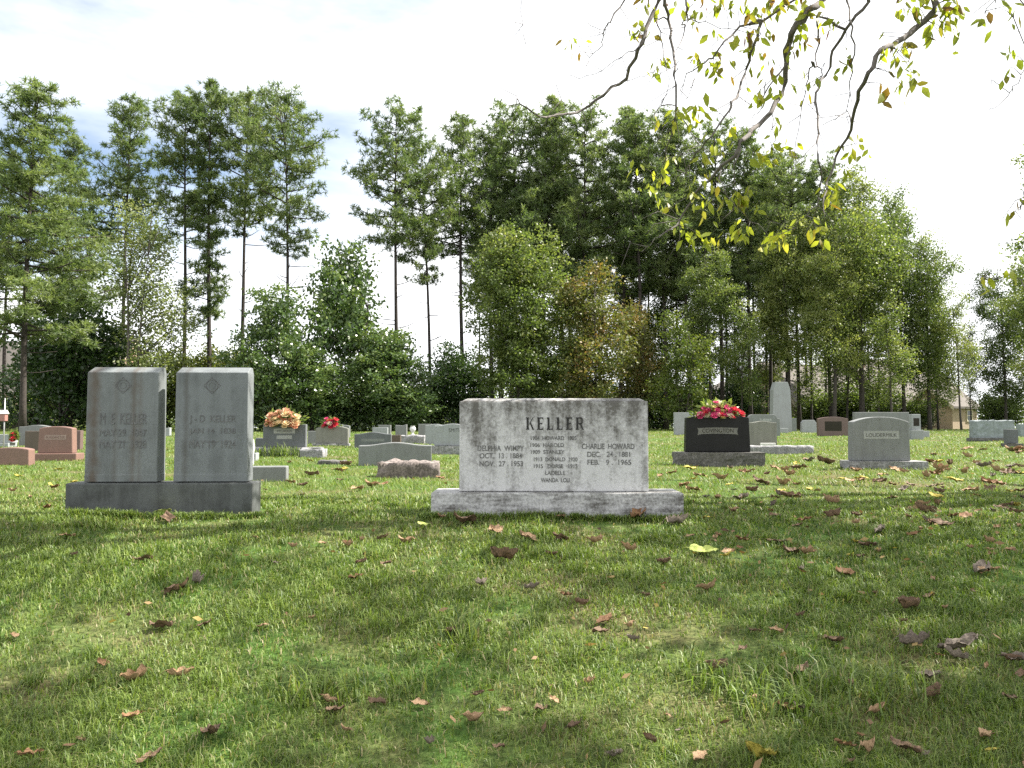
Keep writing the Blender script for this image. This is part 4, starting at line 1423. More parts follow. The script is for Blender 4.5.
bouquet('tiny bunch of red and cream flowers beside a low light grey block', p.x, 21.5, at(14, 438.5, 21.5).z, 5 * 21.5 / FOC, 8 * 21.5 / FOC, .12, ['red', 'cream', 'red', 'orange'], 9, .06, 6)

# ---------------------------------------------------------------- the shade tree: trunk at the right, boughs over the camera side of the lawn
TRX, TRY = 10.2, 8.2


def hanging_leaves(pts_list, rng, size):
    """ovate leaves folded along the midrib and hanging from their stalks"""
    V, sizes, idx, tint = [], [], [], []
    for (p, t) in pts_list:
        L = size * rng.uniform(.7, 1.25)
        W = L * rng.uniform(.36, .5)
        d = Vector((rng.gauss(0, .45), rng.gauss(0, .45), -1 + rng.uniform(-.2, .7))).normalized()
        s = d.cross(Vector((rng.gauss(0, 1), rng.gauss(0, 1), rng.gauss(0, .4)))).normalized()
        nrm = d.cross(s)
        b = len(V)
        fold, curl = rng.uniform(.05, .3) * W, rng.uniform(-.1, .25) * L
        P = lambda u, v, h: p + d * (u * L) + s * (v * W) + nrm * h
        V += [P(0, 0, 0), P(.35, .5, fold), P(.75, .32, fold * .7 + curl * .4), P(1, 0, curl), P(.75, -.32, fold * .7 + curl * .4), P(.35, -.5, fold), P(.5, 0, 0)]
        for f in ((0, 1, 6), (1, 2, 3, 6), (6, 3, 4, 5), (0, 6, 5)):
            sizes.append(len(f))
            idx += [b + i for i in f]
            tint.append(t)
    return np.array([tuple(v) for v in V]), np.array(sizes), np.array(idx), np.array(tint)


def build_shade_tree():
    rng = random.Random(8)
    root = empty('shade_tree', (TRX, TRY, G(TRX, TRY)))
    tag(root, 'broad tree outside the right edge whose yellowing boughs droop into the top of the view', 'tree')
    inv = -Vector(root.location)
    V, F = [], []
    limbs = []

    def limb(pts, r0, r1):
        pts = [Vector(p) for p in pts]
        q = []
        for a, b in zip(pts, pts[1:]):
            for i in range(4):
                q.append(a.lerp(b, i / 4) + Vector((rng.gauss(0, .03), rng.gauss(0, .03), rng.gauss(0, .03))))
        q.append(pts[-1])
        tube(V, F, [p + inv for p in q], [r0 + (r1 - r0) * i / (len(q) - 1) for i in range(len(q))], 8)
        limbs.extend(q)

    g = G(TRX, TRY)
    limb([(TRX, TRY, g - .3), (TRX - .05, TRY, 1.6), (TRX - .25, TRY - .05, 4.0), (TRX - .2, TRY + .1, 7.5), (TRX - .5, TRY + .2, 11.2)], .34, .10)
    limb([(TRX - .2, TRY, 3.7), (8.2, 7.4, 5.2), (5.6, 6.7, 5.9), (3.2, 6.4, 5.7), (1.2, 6.3, 5.2)], .19, .05)
    limb([(TRX - .2, TRY, 4.6), (8.0, 8.6, 7.2), (5.4, 8.6, 8.6), (2.4, 8.2, 9.2)], .17, .05)
    limb([(TRX - .2, TRY, 4.2), (9.2, 6.0, 5.6), (7.6, 4.4, 6.6), (5.6, 3.2, 7.4)], .16, .05)
    limb([(TRX - .2, TRY, 5.5), (9.4, 10.2, 7.5), (8.0, 11.8, 9.2)], .15, .05)
    limb([(TRX - .2, TRY, 6.4), (7.6, 7.4, 8.6), (5.0, 6.6, 10.2), (2.8, 6.2, 10.6)], .14, .04)
    limb([(TRX, TRY, 5.2), (12.2, 7.6, 6.8), (13.6, 7.0, 8.4)], .15, .05)
    limb([(TRX, TRY, 4.9), (11.0, 10.0, 6.6), (11.6, 11.4, 8.0)], .14, .05)
    # the boughs seen hanging into the view: pixel path, depth, radius at the top
    B = [
        ([(938, 5), (917, 28), (898, 42), (881, 50), (868, 72), (856, 100), (852, 130), (837, 155), (827, 182), (823, 205)], 5.6, .036),
        ([(868, 1), (852, 21), (834, 50), (826, 75), (815, 93), (820, 125), (818, 152), (820, 177), (817, 205), (815, 228)], 6.2, .022),
        ([(847, 0), (851, 28), (854, 55), (851, 83), (847, 111), (849, 124)], 6.0, .014),
        ([(847, 111), (835, 118), (823, 125)], 6.0, .010),
        ([(816, 17), (820, 36), (815, 61), (822, 75), (815, 94)], 6.4, .018),
        ([(812, 62), (809, 72), (806, 92), (797, 130), (796, 163)], 6.4, .014),
        ([(823, 0), (809, 11), (790, 33), (786, 50), (786, 83), (770, 114), (751, 130), (740, 141), (735, 155), (717, 171), (696, 192), (682, 220), (660, 236)], 6.0, .042),
        ([(787, 64), (768, 86), (761, 108), (752, 118)], 6.1, .015),
        ([(740, 141), (736, 165), (735, 190), (733, 210)], 6.0, .013),
        ([(795, 0), (765, 19), (740, 28), (718, 52), (703, 64), (688, 72), (680, 90)], 6.6, .020),
        ([(762, 20), (755, 47), (746, 67), (741, 90), (729, 110), (712, 137), (696, 152), (685, 172), (668, 185)], 6.3, .024),
        ([(729, 110), (735, 105), (739, 92)], 6.3, .008),
        ([(660, 2), (647, 28), (639, 49), (628, 77), (604, 95), (583, 110), (557, 116), (540, 118), (520, 104), (517, 96)], 6.8, .030),
        ([(639, 47), (622, 56), (604, 71), (579, 79), (568, 75)], 6.8, .009),
        ([(618, 84), (640, 78), (655, 72), (662, 60)], 6.8, .007),
        ([(568, 114), (561, 100), (556, 84)], 6.8, .006),
        ([(624, 1), (611, 19), (604, 34), (602, 45), (589, 58), (586, 66)], 6.9, .013),
        ([(606, 30), (592, 26), (584, 23)], 6.9, .005),
        ([(665, 2), (670, 21), (673, 49), (676, 75), (677, 107), (671, 137), (664, 160), (660, 180)], 6.5, .022),
        ([(686, 4), (688, 19), (680, 43), (673, 58)], 6.5, .016),
        ([(656, 19), (662, 39), (663, 56), (669, 77), (665, 99), (650, 119)], 6.6, .011),
        ([(677, 107), (690, 135), (705, 150), (716, 160)], 6.5, .009),
        ([(660, 236), (650, 245), (642, 252)], 6.0, .006),
        ([(717, 171), (728, 195), (742, 215), (750, 222)], 6.0, .008),
        ([(817, 205), (800, 222), (785, 238), (775, 250)], 6.2, .008),
        ([(682, 20), (705, 22), (730, 30), (760, 36)], 6.5, .010),
        ([(770, 114), (774, 135), (772, 150)], 6.0, .009),
        ([(700, 60), (695, 78), (690, 88)], 6.6, .006),
        ([(1030, 60), (1020, 78), (1014, 90), (1008, 96)], 5.2, .006),
        ([(1030, 190), (1024, 200), (1020, 210)], 5.0, .007),
        ([(1003, -8), (990, 6), (985, 14)], 5.4, .006),
        ([(1030, 282), (1005, 276), (985, 280)], 5.4, .006),
        ([(523, -6), (521, 15), (526, 45)], 6.6, .004),
    ]
    all_b = []
    for px, Yd, r in B:
        P = []
        for i, (x, y) in enumerate(px):
            P.append(at(x, y, Yd + .5 * math.sin(i * .9 + Yd * 7)* min(1, i / 3)))
        if px[0][0] > 1024:
            P = [at(1075, px[0][1] - 130, Yd), at(1050, px[0][1] - 50, Yd)] + P
        if px[0][1] < 8 or px[0][0] > 1024:     # comes from above: join it to the nearest limb
            tgt = min(limbs, key=lambda q: (q - P[0]).length + (0 if q.z > P[0].z else 3))
            mid = P[0].lerp(tgt, .5) + Vector((.05, .0, .12))
            P = [tgt, mid] + P
            rad0 = r * 1.25
        else:                                    # a side twig: start on the nearest bough already built
            base = min((q for b in all_b for q in b), key=lambda q: (q - P[0]).length)
            P = [base] + P
            rad0 = r
        # smooth path with small kinks
        Q = []
        for a, b in zip(P, P[1:]):
            for i in range(3):
                Q.append(a.lerp(b, i / 3) + (Vector((rng.gauss(0, .008), rng.gauss(0, .01), rng.gauss(0, .008))) if Q else Vector()))
        Q.append(P[-1])
        bv, bf = [], []
        tube(bv, bf, [q + inv for q in Q], [max(.0028, .62 * rad0 * (1 - .82 * i / (len(Q) - 1))) for i in range(len(Q))], 7)
        # fine twigs
        for q in range(max(2, len(Q) // 4)):
            s = Q[rng.randrange(max(1, len(Q) // 4), len(Q))]
            pr = project(s)
            e1 = s + Vector((rng.uniform(-.22, .1), rng.uniform(-.15, .15), rng.uniform(-.16, .05)))
            e2 = e1 + Vector((rng.uniform(-.16, .10), rng.uniform(-.1, .1), rng.uniform(-.22, .02)))
            tube(bv, bf, [s + inv, e1 + inv, e2 + inv], [.0035, .0026, .0016], 4)
        mobj('branch', bv, bf, M['bark_twig'], root, True)
        all_b.append(Q)
    # leaf clusters in the view
    C = [(675, 118, 9), (690, 124, 6), (668, 165, 6), (662, 180, 6), (640, 172, 4), (650, 182, 3), (660, 202, 5), (690, 200, 7), (704, 206, 4), (722, 155, 4), (700, 162, 6), (706, 178, 6),
         (737, 200, 9), (746, 196, 8), (750, 208, 6), (735, 232, 8), (746, 232, 6), (690, 234, 6), (700, 240, 6), (713, 238, 4), (770, 148, 6), (780, 150, 5), (775, 158, 4), (756, 160, 5), (732, 136, 5),
         (780, 128, 3), (850, 145, 6), (857, 152, 5), (846, 172, 4), (830, 190, 6), (834, 202, 4), (840, 196, 3), (780, 240, 9), (772, 250, 7), (815, 232, 6), (808, 226, 5), (828, 242, 4), (790, 236, 4),
         (684, 226, 4), (716, 196, 4), (725, 205, 4), (665, 210, 3), (712, 145, 3), (697, 108, 5), (708, 112, 4), (655, 122, 2),
         (571, 45, 5), (586, 50, 2), (631, 32, 7), (648, 36, 3), (657, 38, 2), (660, 65, 4), (655, 76, 4), (668, 65, 2), (697, 60, 4), (703, 64, 3), (683, 64, 2), (714, 70, 4), (724, 72, 4), (733, 62, 2),
         (647, 8, 6), (660, 12, 4), (700, 8, 5), (712, 4, 6), (725, 8, 7), (737, 5, 8), (752, 8, 7), (756, 24, 5), (770, 18, 6), (780, 8, 6), (748, 36, 7), (762, 38, 4), (728, 46, 4), (718, 32, 3),
         (800, 18, 8), (812, 10, 5), (798, 42, 5), (806, 38, 5), (832, 28, 5), (825, 22, 5), (790, 52, 4), (776, 66, 3), (770, 78, 3), (766, 95, 4), (780, 102, 4), (758, 104, 4), (815, 82, 2), (803, 97, 2),
         (845, 60, 3), (848, 66, 3), (842, 72, 2), (804, 76, 2), (790, 86, 2), (757, 66, 3), (690, 20, 4), (680, 10, 4), (765, 52, 5), (752, 50, 4), (745, 94, 2), (770, 5, 6), (790, 4, 5),
         (905, 8, 8), (918, 12, 9), (930, 4, 7), (942, 12, 8), (950, 20, 7), (945, 30, 5), (935, 28, 4), (955, 8, 6), (960, 4, 3), (908, 46, 4), (898, 52, 4), (885, 52, 5), (893, 62, 4),
         (910, 68, 5), (914, 80, 5), (905, 88, 4), (895, 82, 3), (888, 92, 3), (940, 38, 3), (950, 40, 2),
         (985, 18, 3), (1000, 14, 4), (1014, 17, 2), (1012, 60, 5), (1008, 72, 3), (1022, 195, 3), (1021, 212, 3), (985, 278, 2), (998, 274, 2), (1014, 276, 2), (1000, 284, 1)]
    flat = [q for b in all_b for q in b]
    pr = [(project(q), q) for q in flat]
    pts = []
    tv, tf = V, F
    for (cx, cy, n) in C:
        best = min((z for z in pr if z[0]), key=lambda z: (z[0][0] - cx) ** 2 + (z[0][1] - cy) ** 2)
        p0 = at(cx, cy - 5, best[1].y)
        tube(tv, tf, [best[1] + inv, (best[1].lerp(p0, .5) + Vector((0, 0, .02))) + inv, p0 + inv], [.0035, .0025, .002], 4)
        dark = cx > 880 and cy < 110
        for i in range(int(n * 1.35)):
            q = p0 + Vector((rng.gauss(0, .045), rng.gauss(0, .05), rng.gauss(-.01, .04)))
            t = rng.gauss(.56, .20)
            if cy < 100 and rng.random() < .45:
                t = rng.uniform(.0, .5)
            if dark:
                t = rng.uniform(.05, .75)
            pts.append((q + inv, min(1, max(0, t))))
    Vv, s_, i_, t_ = hanging_leaves(pts, rng, .094)
    link(bpy.data.objects.new('hanging_leaves', np_mesh('hanging_leaves', Vv, s_, i_, M['leaves_hang'], t_)), root)
    # the crown overhead
    LIT = [(330, 556, 120, 20), (440, 545, 60, 14), (60, 560, 90, 22), (565, 622, 75, 24), (560, 540, 60, 10), (500, 676, 120, 10), (90, 650, 130, 40), (250, 604, 60, 16), (390, 715, 110, 18),
           (870, 590, 70, 14), (960, 515, 70, 8), (700, 690, 36, 18), (770, 560, 70, 9), (160, 700, 60, 18), (40, 500, 70, 16), (350, 500, 90, 14), (690, 590, 50, 14), (930, 640, 50, 12), (600, 720, 60, 10), (560, 533, 130, 8), (330, 522, 80, 12), (860, 506, 130, 12), (120, 530, 60, 8), (230, 545, 60, 10), (640, 600, 40, 10), (760, 625, 60, 10), (450, 600, 50, 10), (250, 660, 60, 14), (820, 690, 50, 12)]
    nr = np.random.default_rng(19)
    cl = []
    tries = 0
    while len(cl) < 540 and tries < 9000:
        tries += 1
        gx, gy = nr.uniform(-6.0, 8.5), nr.uniform(.6, 7.6)
        z = G(gx, gy)
        pp = project(Vector((gx, gy, z)))
        if pp:
            x, y = pp
            if gy > 7.0 - (.9 if -2.2 < gx < .3 else 0) + (.5 if gx > 2 else 0) + .3 * math.sin(gx * 3):
                continue
            if any(((x - a) / c) ** 2 + ((y - b) / d) ** 2 < 1.35 for a, b, c, d in LIT):
                continue
        if gy > 5.45 and (-3.6 < gx < -1.6 or -1.2 < gx < 1.4):
            continue
        hgt = nr.uniform(4.2, 11.0)
        c = Vector((gx, gy, z)) + S * (hgt / S.z)
        v = project(c)
        if v and -40 < v[0] < 1070 and v[1] > -45:
            continue
        if (c - Vector((TRX, TRY, 7))).length > 13:
            continue
        cl.append(c)
    P, tint = [], []
    for c in cl:
        k = nr.integers(22, 44)
        t0 = nr.uniform(.25, .6)
        for i in range(k):
            P.append(c + Vector((nr.normal() * .23, nr.normal() * .23, nr.normal() * .15)) + inv)
            tint.append(t0 + nr.normal() * .12)
        q = min(limbs, key=lambda w: (w - c).length)
        if (q - c).length < 3.2 or nr.uniform() < .5:
            m = q.lerp(c, .5) + Vector((0, 0, .12))
            ok = all((lambda w: not (w and -20 < w[0] < 1044 and w[1] > -10))(project(t)) for t in (m, q.lerp(c, .25), q.lerp(c, .75)))
            if ok:
                tube(V, F, [q + inv, m + inv, c + inv], [.02, .014, .006], 4)
    kp = []
    for p in P:
        w = project(p - inv)
        kp.append(not (w and -8 < w[0] < 1032 and -8 < w[1]))
    P = np.array([tuple(p) for p in P])[kp]
    tint = np.array(tint)[kp]
    d = unit(nr.normal(size=P.shape) * np.array([1, 1, .6]) + np.array([0, 0, -.4]))
    Vc, s_, i_ = leaf_quads(P, .15, .095, d, nr)
    link(bpy.data.objects.new('crown', np_mesh('crown', Vc, s_, i_, M['leaves_hang'], np.clip(np.array(tint), .12, 1))), root)
    mobj('trunk', V, F, M['bark_oak'], root, True)


build_shade_tree()

# ---------------------------------------------------------------- grass
FOOT = [(at(163, 425, 5.9).x, 6.1, .72, .26), (at(556, 425, 5.9).x, 6.0, .95, .24)]


def grass_field(name, n, y0, y1, hgt, wpx, label, seed, margin=1.2, two=True, tuft=None):
    rng = np.random.default_rng(seed)
    u = rng.uniform(size=n)
    if tuft is None:
        p = 1.6                                  # density falls off with distance
        a, b = y0 ** (1 - p + 1), y1 ** (1 - p + 1)
        y = (a + u * (b - a)) ** (1 / (2 - p))
        x = rng.uniform(-1, 1, n) * (y * .66 + margin)
    else:
        tx, ty, tr = tuft
        k = rng.integers(0, len(tx), n)
        x = tx[k] + rng.normal(size=n) * tr[k] * .4
        y = ty[k] + rng.normal(size=n) * tr[k] * .4
    # turf is patchy: thin where the noise is low
    pn = (np.sin(x * 2.3 + 1.1 * np.sin(y * 1.7)) * np.sin(y * 2.9 + 1.3 * np.sin(x * 1.9)) + .6 * np.sin(x * 5.1 + y * 3.7) * np.sin(y * 6.3 - x * 2.2)) / 1.6
    keep = rng.uniform(size=n) < np.clip(.74 + .55 * pn, .2, 1) if tuft is None else np.ones(n, bool)
    for fx, fy, hx, hy in FOOT:
        keep &= ~((np.abs(x - fx) < hx) & (np.abs(y - fy) < hy))
    x, y, pn = x[keep], y[keep], pn[keep]
    n = len(x)
    z = gz(x, y) - .004
    h = hgt * rng.uniform(.45, 1.25, n) * (1 + .35 * pn)
    w = np.maximum(.0032, wpx * y / FOC) * rng.uniform(.6, 1.2, n)
    az = rng.uniform(0, 2 * np.pi, n)
    lean = rng.uniform(.2, 1.35, n) if tuft is None else rng.uniform(.2, 1.3, n)
    ax, ay = np.cos(az), np.sin(az)
    sa = az + rng.uniform(-.9, .9, n) + np.pi / 2
    sx, sy = np.cos(sa) * w / 2, np.sin(sa) * w / 2
    b = np.stack([x, y, z], 1)
    s = np.stack([sx, sy, np.zeros(n)], 1)
    m = b + np.stack([ax * lean * h * .30, ay * lean * h * .30, h * .6], 1)
    t = b + np.stack([ax * lean * h, ay * lean * h, h * np.maximum(.25, 1.0 - .36 * lean)], 1)
    tint = np.clip(rng.normal(.44, .22, n) + .06 * pn, 0, .8)
    dry = rng.uniform(size=n) < np.clip(.14 - .20 * pn, .03, .45)
    if tuft is not None:
        dry &= rng.uniform(size=n) < .3
    tint = np.where(dry, rng.uniform(.82, 1.0, n), tint)
    if two:
        V = np.stack([b - s, b + s, m + s * .8, m - s * .8, t], 1).reshape(-1, 3)
        base = np.arange(n) * 5
        idx = np.stack([base, base + 1, base + 2, base + 3, base + 3, base + 2, base + 4], 1).ravel()
        sizes = np.tile([4, 3], n)
        tint = np.repeat(tint, 2)
    else:
        V = np.stack([b - s, b + s, t], 1).reshape(-1, 3)
        idx = np.arange(3 * n)
        sizes = np.full(n, 3)
    me = np_mesh(name, V, sizes, idx, M['grass'], tint)
    o = link(bpy.data.objects.new(name, me))
    o['kind'] = 'stuff'
    o['label'] = label
    o['category'] = 'grass'
    return o


grass_field('lawn_grass', 380000, 1.9, 7.5, .042, 1.15, 'short mown grass around the viewer and the two nearest monuments', 1)
grass_field('lawn_grass', 230000, 7.0, 24, .055, 1.1, 'short grass between the middle rows of headstones', 2, 2.0, False)
grass_field('lawn_grass', 120000, 22, 62, .075, 1.0, 'grass running back to the far trees', 3, 3.0, False)
r = np.random.default_rng(4)
tx, ty, tr = r.uniform(-3.5, 3.8, 260), r.uniform(2.2, 7.0, 260), r.uniform(.05, .16, 260)
spots = [(715, 690), (735, 700), (700, 680), (760, 690), (790, 680), (830, 690), (690, 670), (340, 700), (460, 640), (800, 712), (755, 715), (870, 700), (905, 690), (480, 510), (470, 515), (465, 512), (618, 516), (300, 700), (420, 690)]
sx, sy = [], []
for a, b in spots:
    Yg = ground_y(a, b)
    sx.append(at(a, b, Yg).x)
    sy.append(Yg)
grass_field('grass_tufts', 19000, 0, 0, .075, 1.1, 'longer grass tufts standing out of the mown lawn', 5, tuft=(tx, ty, tr))
grass_field('grass_tufts', 1150, 0, 0, .13, 1.7, 'long coarse blades among the fallen leaves', 6, tuft=(np.array(sx), np.array(sy), np.full(len(sx), .13)))
# blades that hide the feet of the stones, and weeds before the peach flower headstone
ex = np.concatenate([r.uniform(at(60, 425, 5.8).x, at(262, 425, 5.8).x, 90), r.uniform(at(425, 425, 5.8).x, at(690, 425, 5.8).x, 120)])
ey = np.concatenate([np.full(90, 5.78), np.full(120, 5.70)]) + r.normal(size=210) * .02
grass_field('grass_tufts', 6500, 0, 0, .07, 1.0, 'grass grown up against the two nearest monuments', 7, tuft=(ex, ey, np.full(210, .05)))
wy = ground_y(290, 457) - .25
grass_field('grass_tufts', 260, 0, 0, .30, .7, 'tall wispy weeds in front of the headstone with peach flowers', 8, tuft=(np.linspace(at(258, 425, wy).x, at(312, 425, wy).x, 16), np.full(16, wy), np.full(16, .12)))

# ---------------------------------------------------------------- fallen leaves
def fallen_mesh(seed, mat, curl, lobed):
    roll = (seed * .37) % 1.0 * .5
    rng = random.Random(seed)
    nu, nv = 14, 8
    V, F = [], []
    for i in range(nu + 1):
        u = i / nu
        w = math.sin(math.pi * min(1, u * .93 + .05)) ** .75 * .30
        if lobed:
            w *= .80 + .55 * abs(math.sin(u * 7.5 + seed)) - .16 * abs(math.sin(u * 19 + seed))
        for j in range(nv + 1):
            v = -1 + 2 * j / nv
            x, y = (u - .5), v * w
            z = curl * (v * v) * w * .8 + curl * .35 * (u - .5) ** 2 * 2
            z += .16 * mnoise.noise(Vector((u * 4 + seed, v * 2, seed * .7))) + .10 * abs(mnoise.noise(Vector((u * 8, v * 4, seed)))) - .05 * math.exp(-(v * 5) ** 2)
            x += .10 * mnoise.noise(Vector((u * 3, v * 3, seed + 9))) - .12 * roll * (u - .5) ** 3
            z += roll * max(0, u - .45) ** 2 * 1.3
            y *= 1 - .35 * curl * abs(v)
            V.append((x, y, z + .06))
    for i in range(nu):
        for j in range(nv):
            a = i * (nv + 1) + j
            F.append((a, a + 1, a + nv + 2, a + nv + 1))
    b = len(V)
    tube(V, F, [(-.5, 0, .06 + curl * .25), (-.62, .02, .06 + curl * .2), (-.74, .05, .05)], [.012, .010, .008], 4)
    me = bpy.data.meshes.new('fallen_leaf')
    me.from_pydata([tuple(v) for v in V], [], F)
    me.shade_smooth()
    me.materials.append(mat)
    return me


KINDS = {
    'brown': ('dark brown curled leaf lying dry on the grass', [fallen_mesh(i, M['leaf_brown'], c, l) for i, c, l in ((1, .9, True), (2, .5, True), (3, 1.2, False), (4, .3, True))]),
    'grey': ('grey-brown crumpled leaf lying dry on the grass', [fallen_mesh(i, M['leaf_grey'], c, l) for i, c, l in ((5, 1.1, True), (6, .7, False), (7, .4, True))]),
    'tan': ('pale tan dry leaf lying on the grass', [fallen_mesh(i, M['leaf_tan'], c, l) for i, c, l in ((8, .8, False), (9, .3, True), (10, 1.1, True))]),
    'rust': ('rust orange dry leaf lying on the grass', [fallen_mesh(i, M['leaf_rust'], c, l) for i, c, l in ((11, .7, True), (12, .3, False))]),
    'yellow': ('yellow leaf lying flat on the grass', [fallen_mesh(i, M['leaf_yellow'], c, l) for i, c, l in ((13, .3, False), (14, .2, False))]),
    'lime': ('pale green-yellow leaf lying flat on the grass', [fallen_mesh(i, M['leaf_lime'], c, l) for i, c, l in ((15, .25, False),)]),
}
lr = random.Random(21)


def fallen(px, py, kind, wpx, label=None, group=None):
    Yg = ground_y(px, py)
    if Yg >= 40:
        return
    x = at(px, py, Yg).x
    me = lr.choice(KINDS[kind][1])
    o = link(bpy.data.objects.new('fallen_leaf', me))
    s = wpx * Yg / FOC
    o.location = (x, Yg, G(x, Yg) + .018)
    o.rotation_euler = (lr.uniform(-.30, .40), lr.uniform(-.30, .30), lr.uniform(-1.0, 1.0) + (math.pi if lr.random() < .5 else 0))
    o.scale = (s, s * lr.uniform(.8, 1.15), s * lr.uniform(.8, 1.2))
    tag(o, label or KINDS[kind][0], 'fallen leaf', group or KINDS[kind][0].split(' l')[0] + ' leaves on the grass')


# the leaves that stand out in the picture
for a in [(163, 516, 'lime', 20, 'yellow-green leaf propped against the plinth of the twin monument'), (167, 523, 'brown', 24, 'dark brown leaf beside the yellow-green one at the twin plinth'),
          (703, 556, 'lime', 27, 'pale green-yellow leaf lying alone on shaded grass right of the marble plinth'), (845, 576, 'rust', 20, 'glowing orange leaf on the shaded grass below the arched headstone'),
          (762, 762, 'yellow', 46, 'big yellow leaf at the very bottom among coarse blades'), (211, 742, 'brown', 34, 'large upright curled brown leaf close to the viewer'),
          (472, 726, 'tan', 20, 'pale tan leaf standing on the near shaded grass'), (423, 528, 'lime', 13, 'small whitish green leaf at the left end of the marble plinth'),
          (960, 652, 'grey', 40, 'long crumpled grey-brown leaf on the near grass at right'), (637, 520, 'rust', 30, 'reddish brown leaf against the marble plinth, right part'),
          (465, 526, 'brown', 32, 'wide dark brown leaf before the left part of the marble plinth'), (505, 563, 'brown', 28, 'large ragged brown leaf on the shaded grass under the marble stone')]:
    fallen(a[0], a[1], a[2], a[3], a[4], 'fallen leaves that stand out')
for px, py, kd, w in [(67, 539, 'tan', 16), (143, 563, 'brown', 22), (178, 595, 'brown', 34), (195, 587, 'grey', 32), (160, 631, 'brown', 28), (205, 628, 'brown', 16), (263, 631, 'tan', 14), (133, 685, 'tan', 36), (180, 683, 'tan', 28),
                      (103, 668, 'rust', 16), (329, 706, 'tan', 22), (335, 718, 'brown', 22), (345, 733, 'tan', 14), (377, 707, 'brown', 22), (420, 707, 'tan', 20), (478, 699, 'brown', 14), (505, 716, 'tan', 18), (450, 637, 'brown', 16),
                      (132, 722, 'rust', 22), (30, 760, 'rust', 30), (150, 762, 'brown', 34), (322, 546, 'tan', 10), (348, 549, 'tan', 16), (361, 544, 'tan', 14), (383, 541, 'brown', 14), (362, 566, 'brown', 14), (386, 567, 'brown', 14),
                      (356, 582, 'rust', 18), (274, 567, 'grey', 12), (482, 589, 'grey', 20), (532, 593, 'grey', 18), (496, 535, 'tan', 24), (528, 541, 'tan', 26), (560, 541, 'brown', 20), (545, 512, 'brown', 20), (628, 553, 'tan', 18),
                      (665, 567, 'brown', 20), (679, 527, 'grey', 34), (690, 539, 'tan', 12), (708, 592, 'tan', 24), (605, 625, 'rust', 24), (601, 637, 'brown', 22), (631, 630, 'tan', 14), (582, 609, 'brown', 18), (566, 600, 'rust', 14),
                      (551, 558, 'brown', 14), (718, 538, 'rust', 10), (742, 652, 'brown', 16), (755, 636, 'brown', 14), (833, 646, 'brown', 30), (908, 612, 'brown', 42), (980, 575, 'grey', 40), (985, 575, 'tan', 26), (915, 652, 'grey', 38),
                      (1015, 664, 'grey', 30), (800, 675, 'brown', 34), (718, 675, 'brown', 32), (777, 545, 'brown', 22), (790, 557, 'brown', 28), (806, 557, 'tan', 18), (855, 545, 'yellow', 14), (868, 549, 'brown', 20), (930, 600, 'brown', 20),
                      (788, 712, 'rust', 24), (800, 712, 'grey', 22), (877, 716, 'tan', 24), (935, 700, 'brown', 34), (1010, 702, 'brown', 24), (985, 742, 'tan', 28), (990, 758, 'yellow', 18), (930, 680, 'grey', 26), (955, 664, 'grey', 30),
                      (870, 758, 'tan', 34), (905, 755, 'brown', 38), (845, 752, 'rust', 30), (615, 762, 'grey', 30), (700, 765, 'tan', 26), (650, 748, 'brown', 18), (430, 750, 'grey', 18), (575, 730, 'brown', 18), (540, 716, 'brown', 18),
                      (942, 528, 'brown', 26), (965, 520, 'rust', 24), (925, 515, 'brown', 26), (1005, 510, 'brown', 24), (880, 535, 'grey', 22), (833, 520, 'brown', 20), (790, 500, 'brown', 24), (830, 505, 'tan', 20), (805, 523, 'rust', 16),
                      (860, 480, 'yellow', 12), (795, 465, 'yellow', 8), (797, 487, 'rust', 16), (910, 487, 'brown', 18), (940, 475, 'rust', 16), (1008, 475, 'brown', 22), (1000, 487, 'rust', 20), (853, 466, 'tan', 14), (775, 470, 'tan', 14),
                      (700, 478, 'tan', 16), (690, 470, 'yellow', 14), (672, 475, 'rust', 12), (720, 480, 'tan', 18), (745, 474, 'rust', 16), (730, 470, 'brown', 12), (760, 485, 'brown', 20), (685, 488, 'rust', 20), (660, 478, 'rust', 12),
                      (408, 472, 'yellow', 20), (415, 464, 'rust', 8), (345, 470, 'yellow', 10), (310, 462, 'yellow', 8), (340, 482, 'brown', 12), (385, 486, 'rust', 10), (290, 484, 'rust', 12), (265, 492, 'tan', 8), (440, 480, 'rust', 12), (398, 476, 'yellow', 18), (412, 478, 'tan', 16), (18, 478, 'yellow', 12), (50, 487, 'yellow', 9), (74, 484, 'yellow', 12), (12, 493, 'tan', 10), (60, 471, 'yellow', 9), (30, 500, 'tan', 10)]:
    fallen(px, py, kd, w * (.86 if w < 30 else .74))
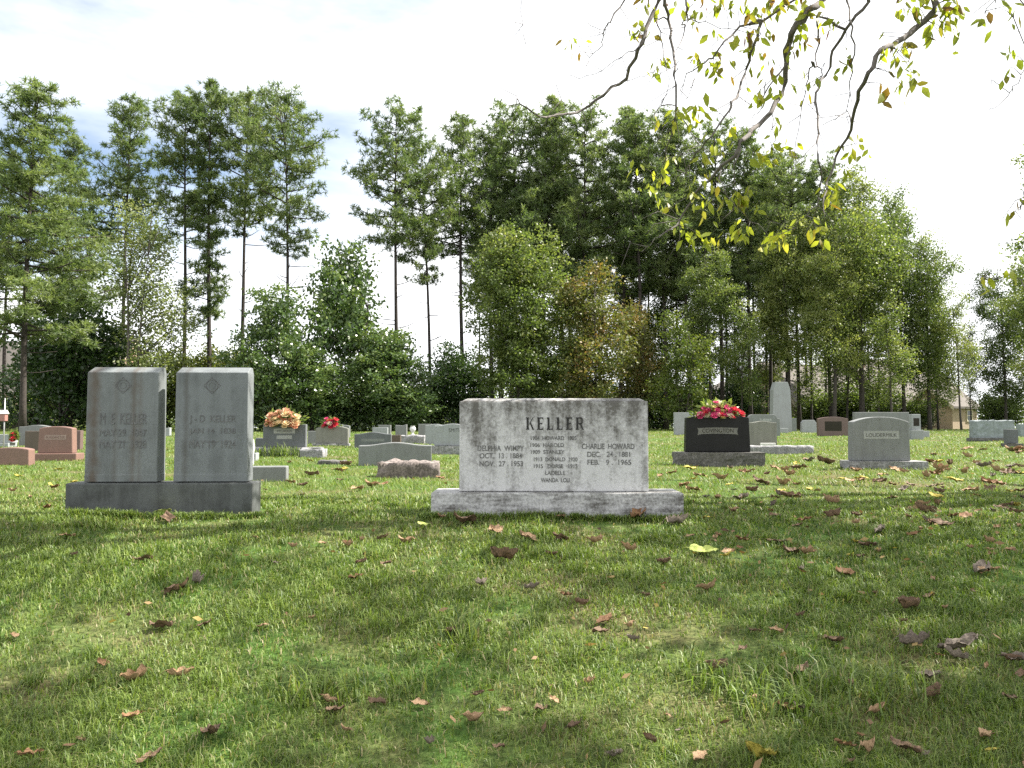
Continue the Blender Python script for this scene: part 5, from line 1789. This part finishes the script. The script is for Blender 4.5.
for i in range(150):
    px = 1024 * (1 - lr.random() ** 1.7)
    py = lr.choice([lr.uniform(448, 520), lr.uniform(448, 520), lr.uniform(500, 768)])
    if 60 < px < 265 and py < 516 or 425 < px < 690 and py < 518 or 838 < px < 930 and py < 470:
        continue
    fallen(px, py, lr.choice(['brown', 'brown', 'grey', 'tan', 'tan', 'rust', 'tan']), lr.uniform(7, 15) * (1 if py < 540 else 1.1))

for i in range(75):
    px = lr.uniform(690, 1024)
    py = 455 + 105 * lr.random() ** 1.2
    if 838 < px < 930 and py < 472 or px < 770 and py < 470:
        continue
    fallen(px, py, lr.choice(['brown', 'tan', 'rust', 'tan', 'grey', 'yellow']), lr.uniform(7, 17))


def litter(n, seed):
    """tiny scraps of leaf nobody would count"""
    rng = np.random.default_rng(seed)
    y = 2.2 + rng.uniform(size=n) ** 1.2 * 36
    x = rng.uniform(-1, 1, n) * (y * .66 + .5)
    clump = np.sin(x * .9 + 2) * np.sin(y * .7 + x * .4)
    right = np.clip((x / y) * 1.2 + .45, .12, 1)
    k = rng.uniform(size=n) < right * np.clip(.45 + .6 * clump, .1, 1)
    for fx, fy, hx, hy in FOOT:
        k &= ~((np.abs(x - fx) < hx + .05) & (np.abs(y - fy) < hy + .08))
    x, y = x[k], y[k]
    n = len(x)
    P = np.stack([x, y, gz(x, y) + rng.uniform(.025, .05, n)], 1)
    d = unit(np.stack([rng.normal(size=n), rng.normal(size=n), .25 * rng.normal(size=n)], 1))
    V, s, i = leaf_quads(P, rng.uniform(.025, .06, n), rng.uniform(.012, .028, n), d, rng)
    mat = leaf_mat('leaf_scraps', [(0, (.06, .035, .022)), (.4, (.16, .09, .05)), (.7, (.30, .19, .10)), (.93, (.34, .24, .10)), (1, (.45, .36, .08))], .3, .7, 0)
    me = np_mesh('leaf_litter', V, s, i, mat, rng.uniform(0, 1, n))
    o = link(bpy.data.objects.new('leaf_litter', me))
    o['kind'] = 'stuff'
    o['label'] = 'small scraps of dry leaf scattered through the grass'
    o['category'] = 'leaf litter'


litter(4200, 9)
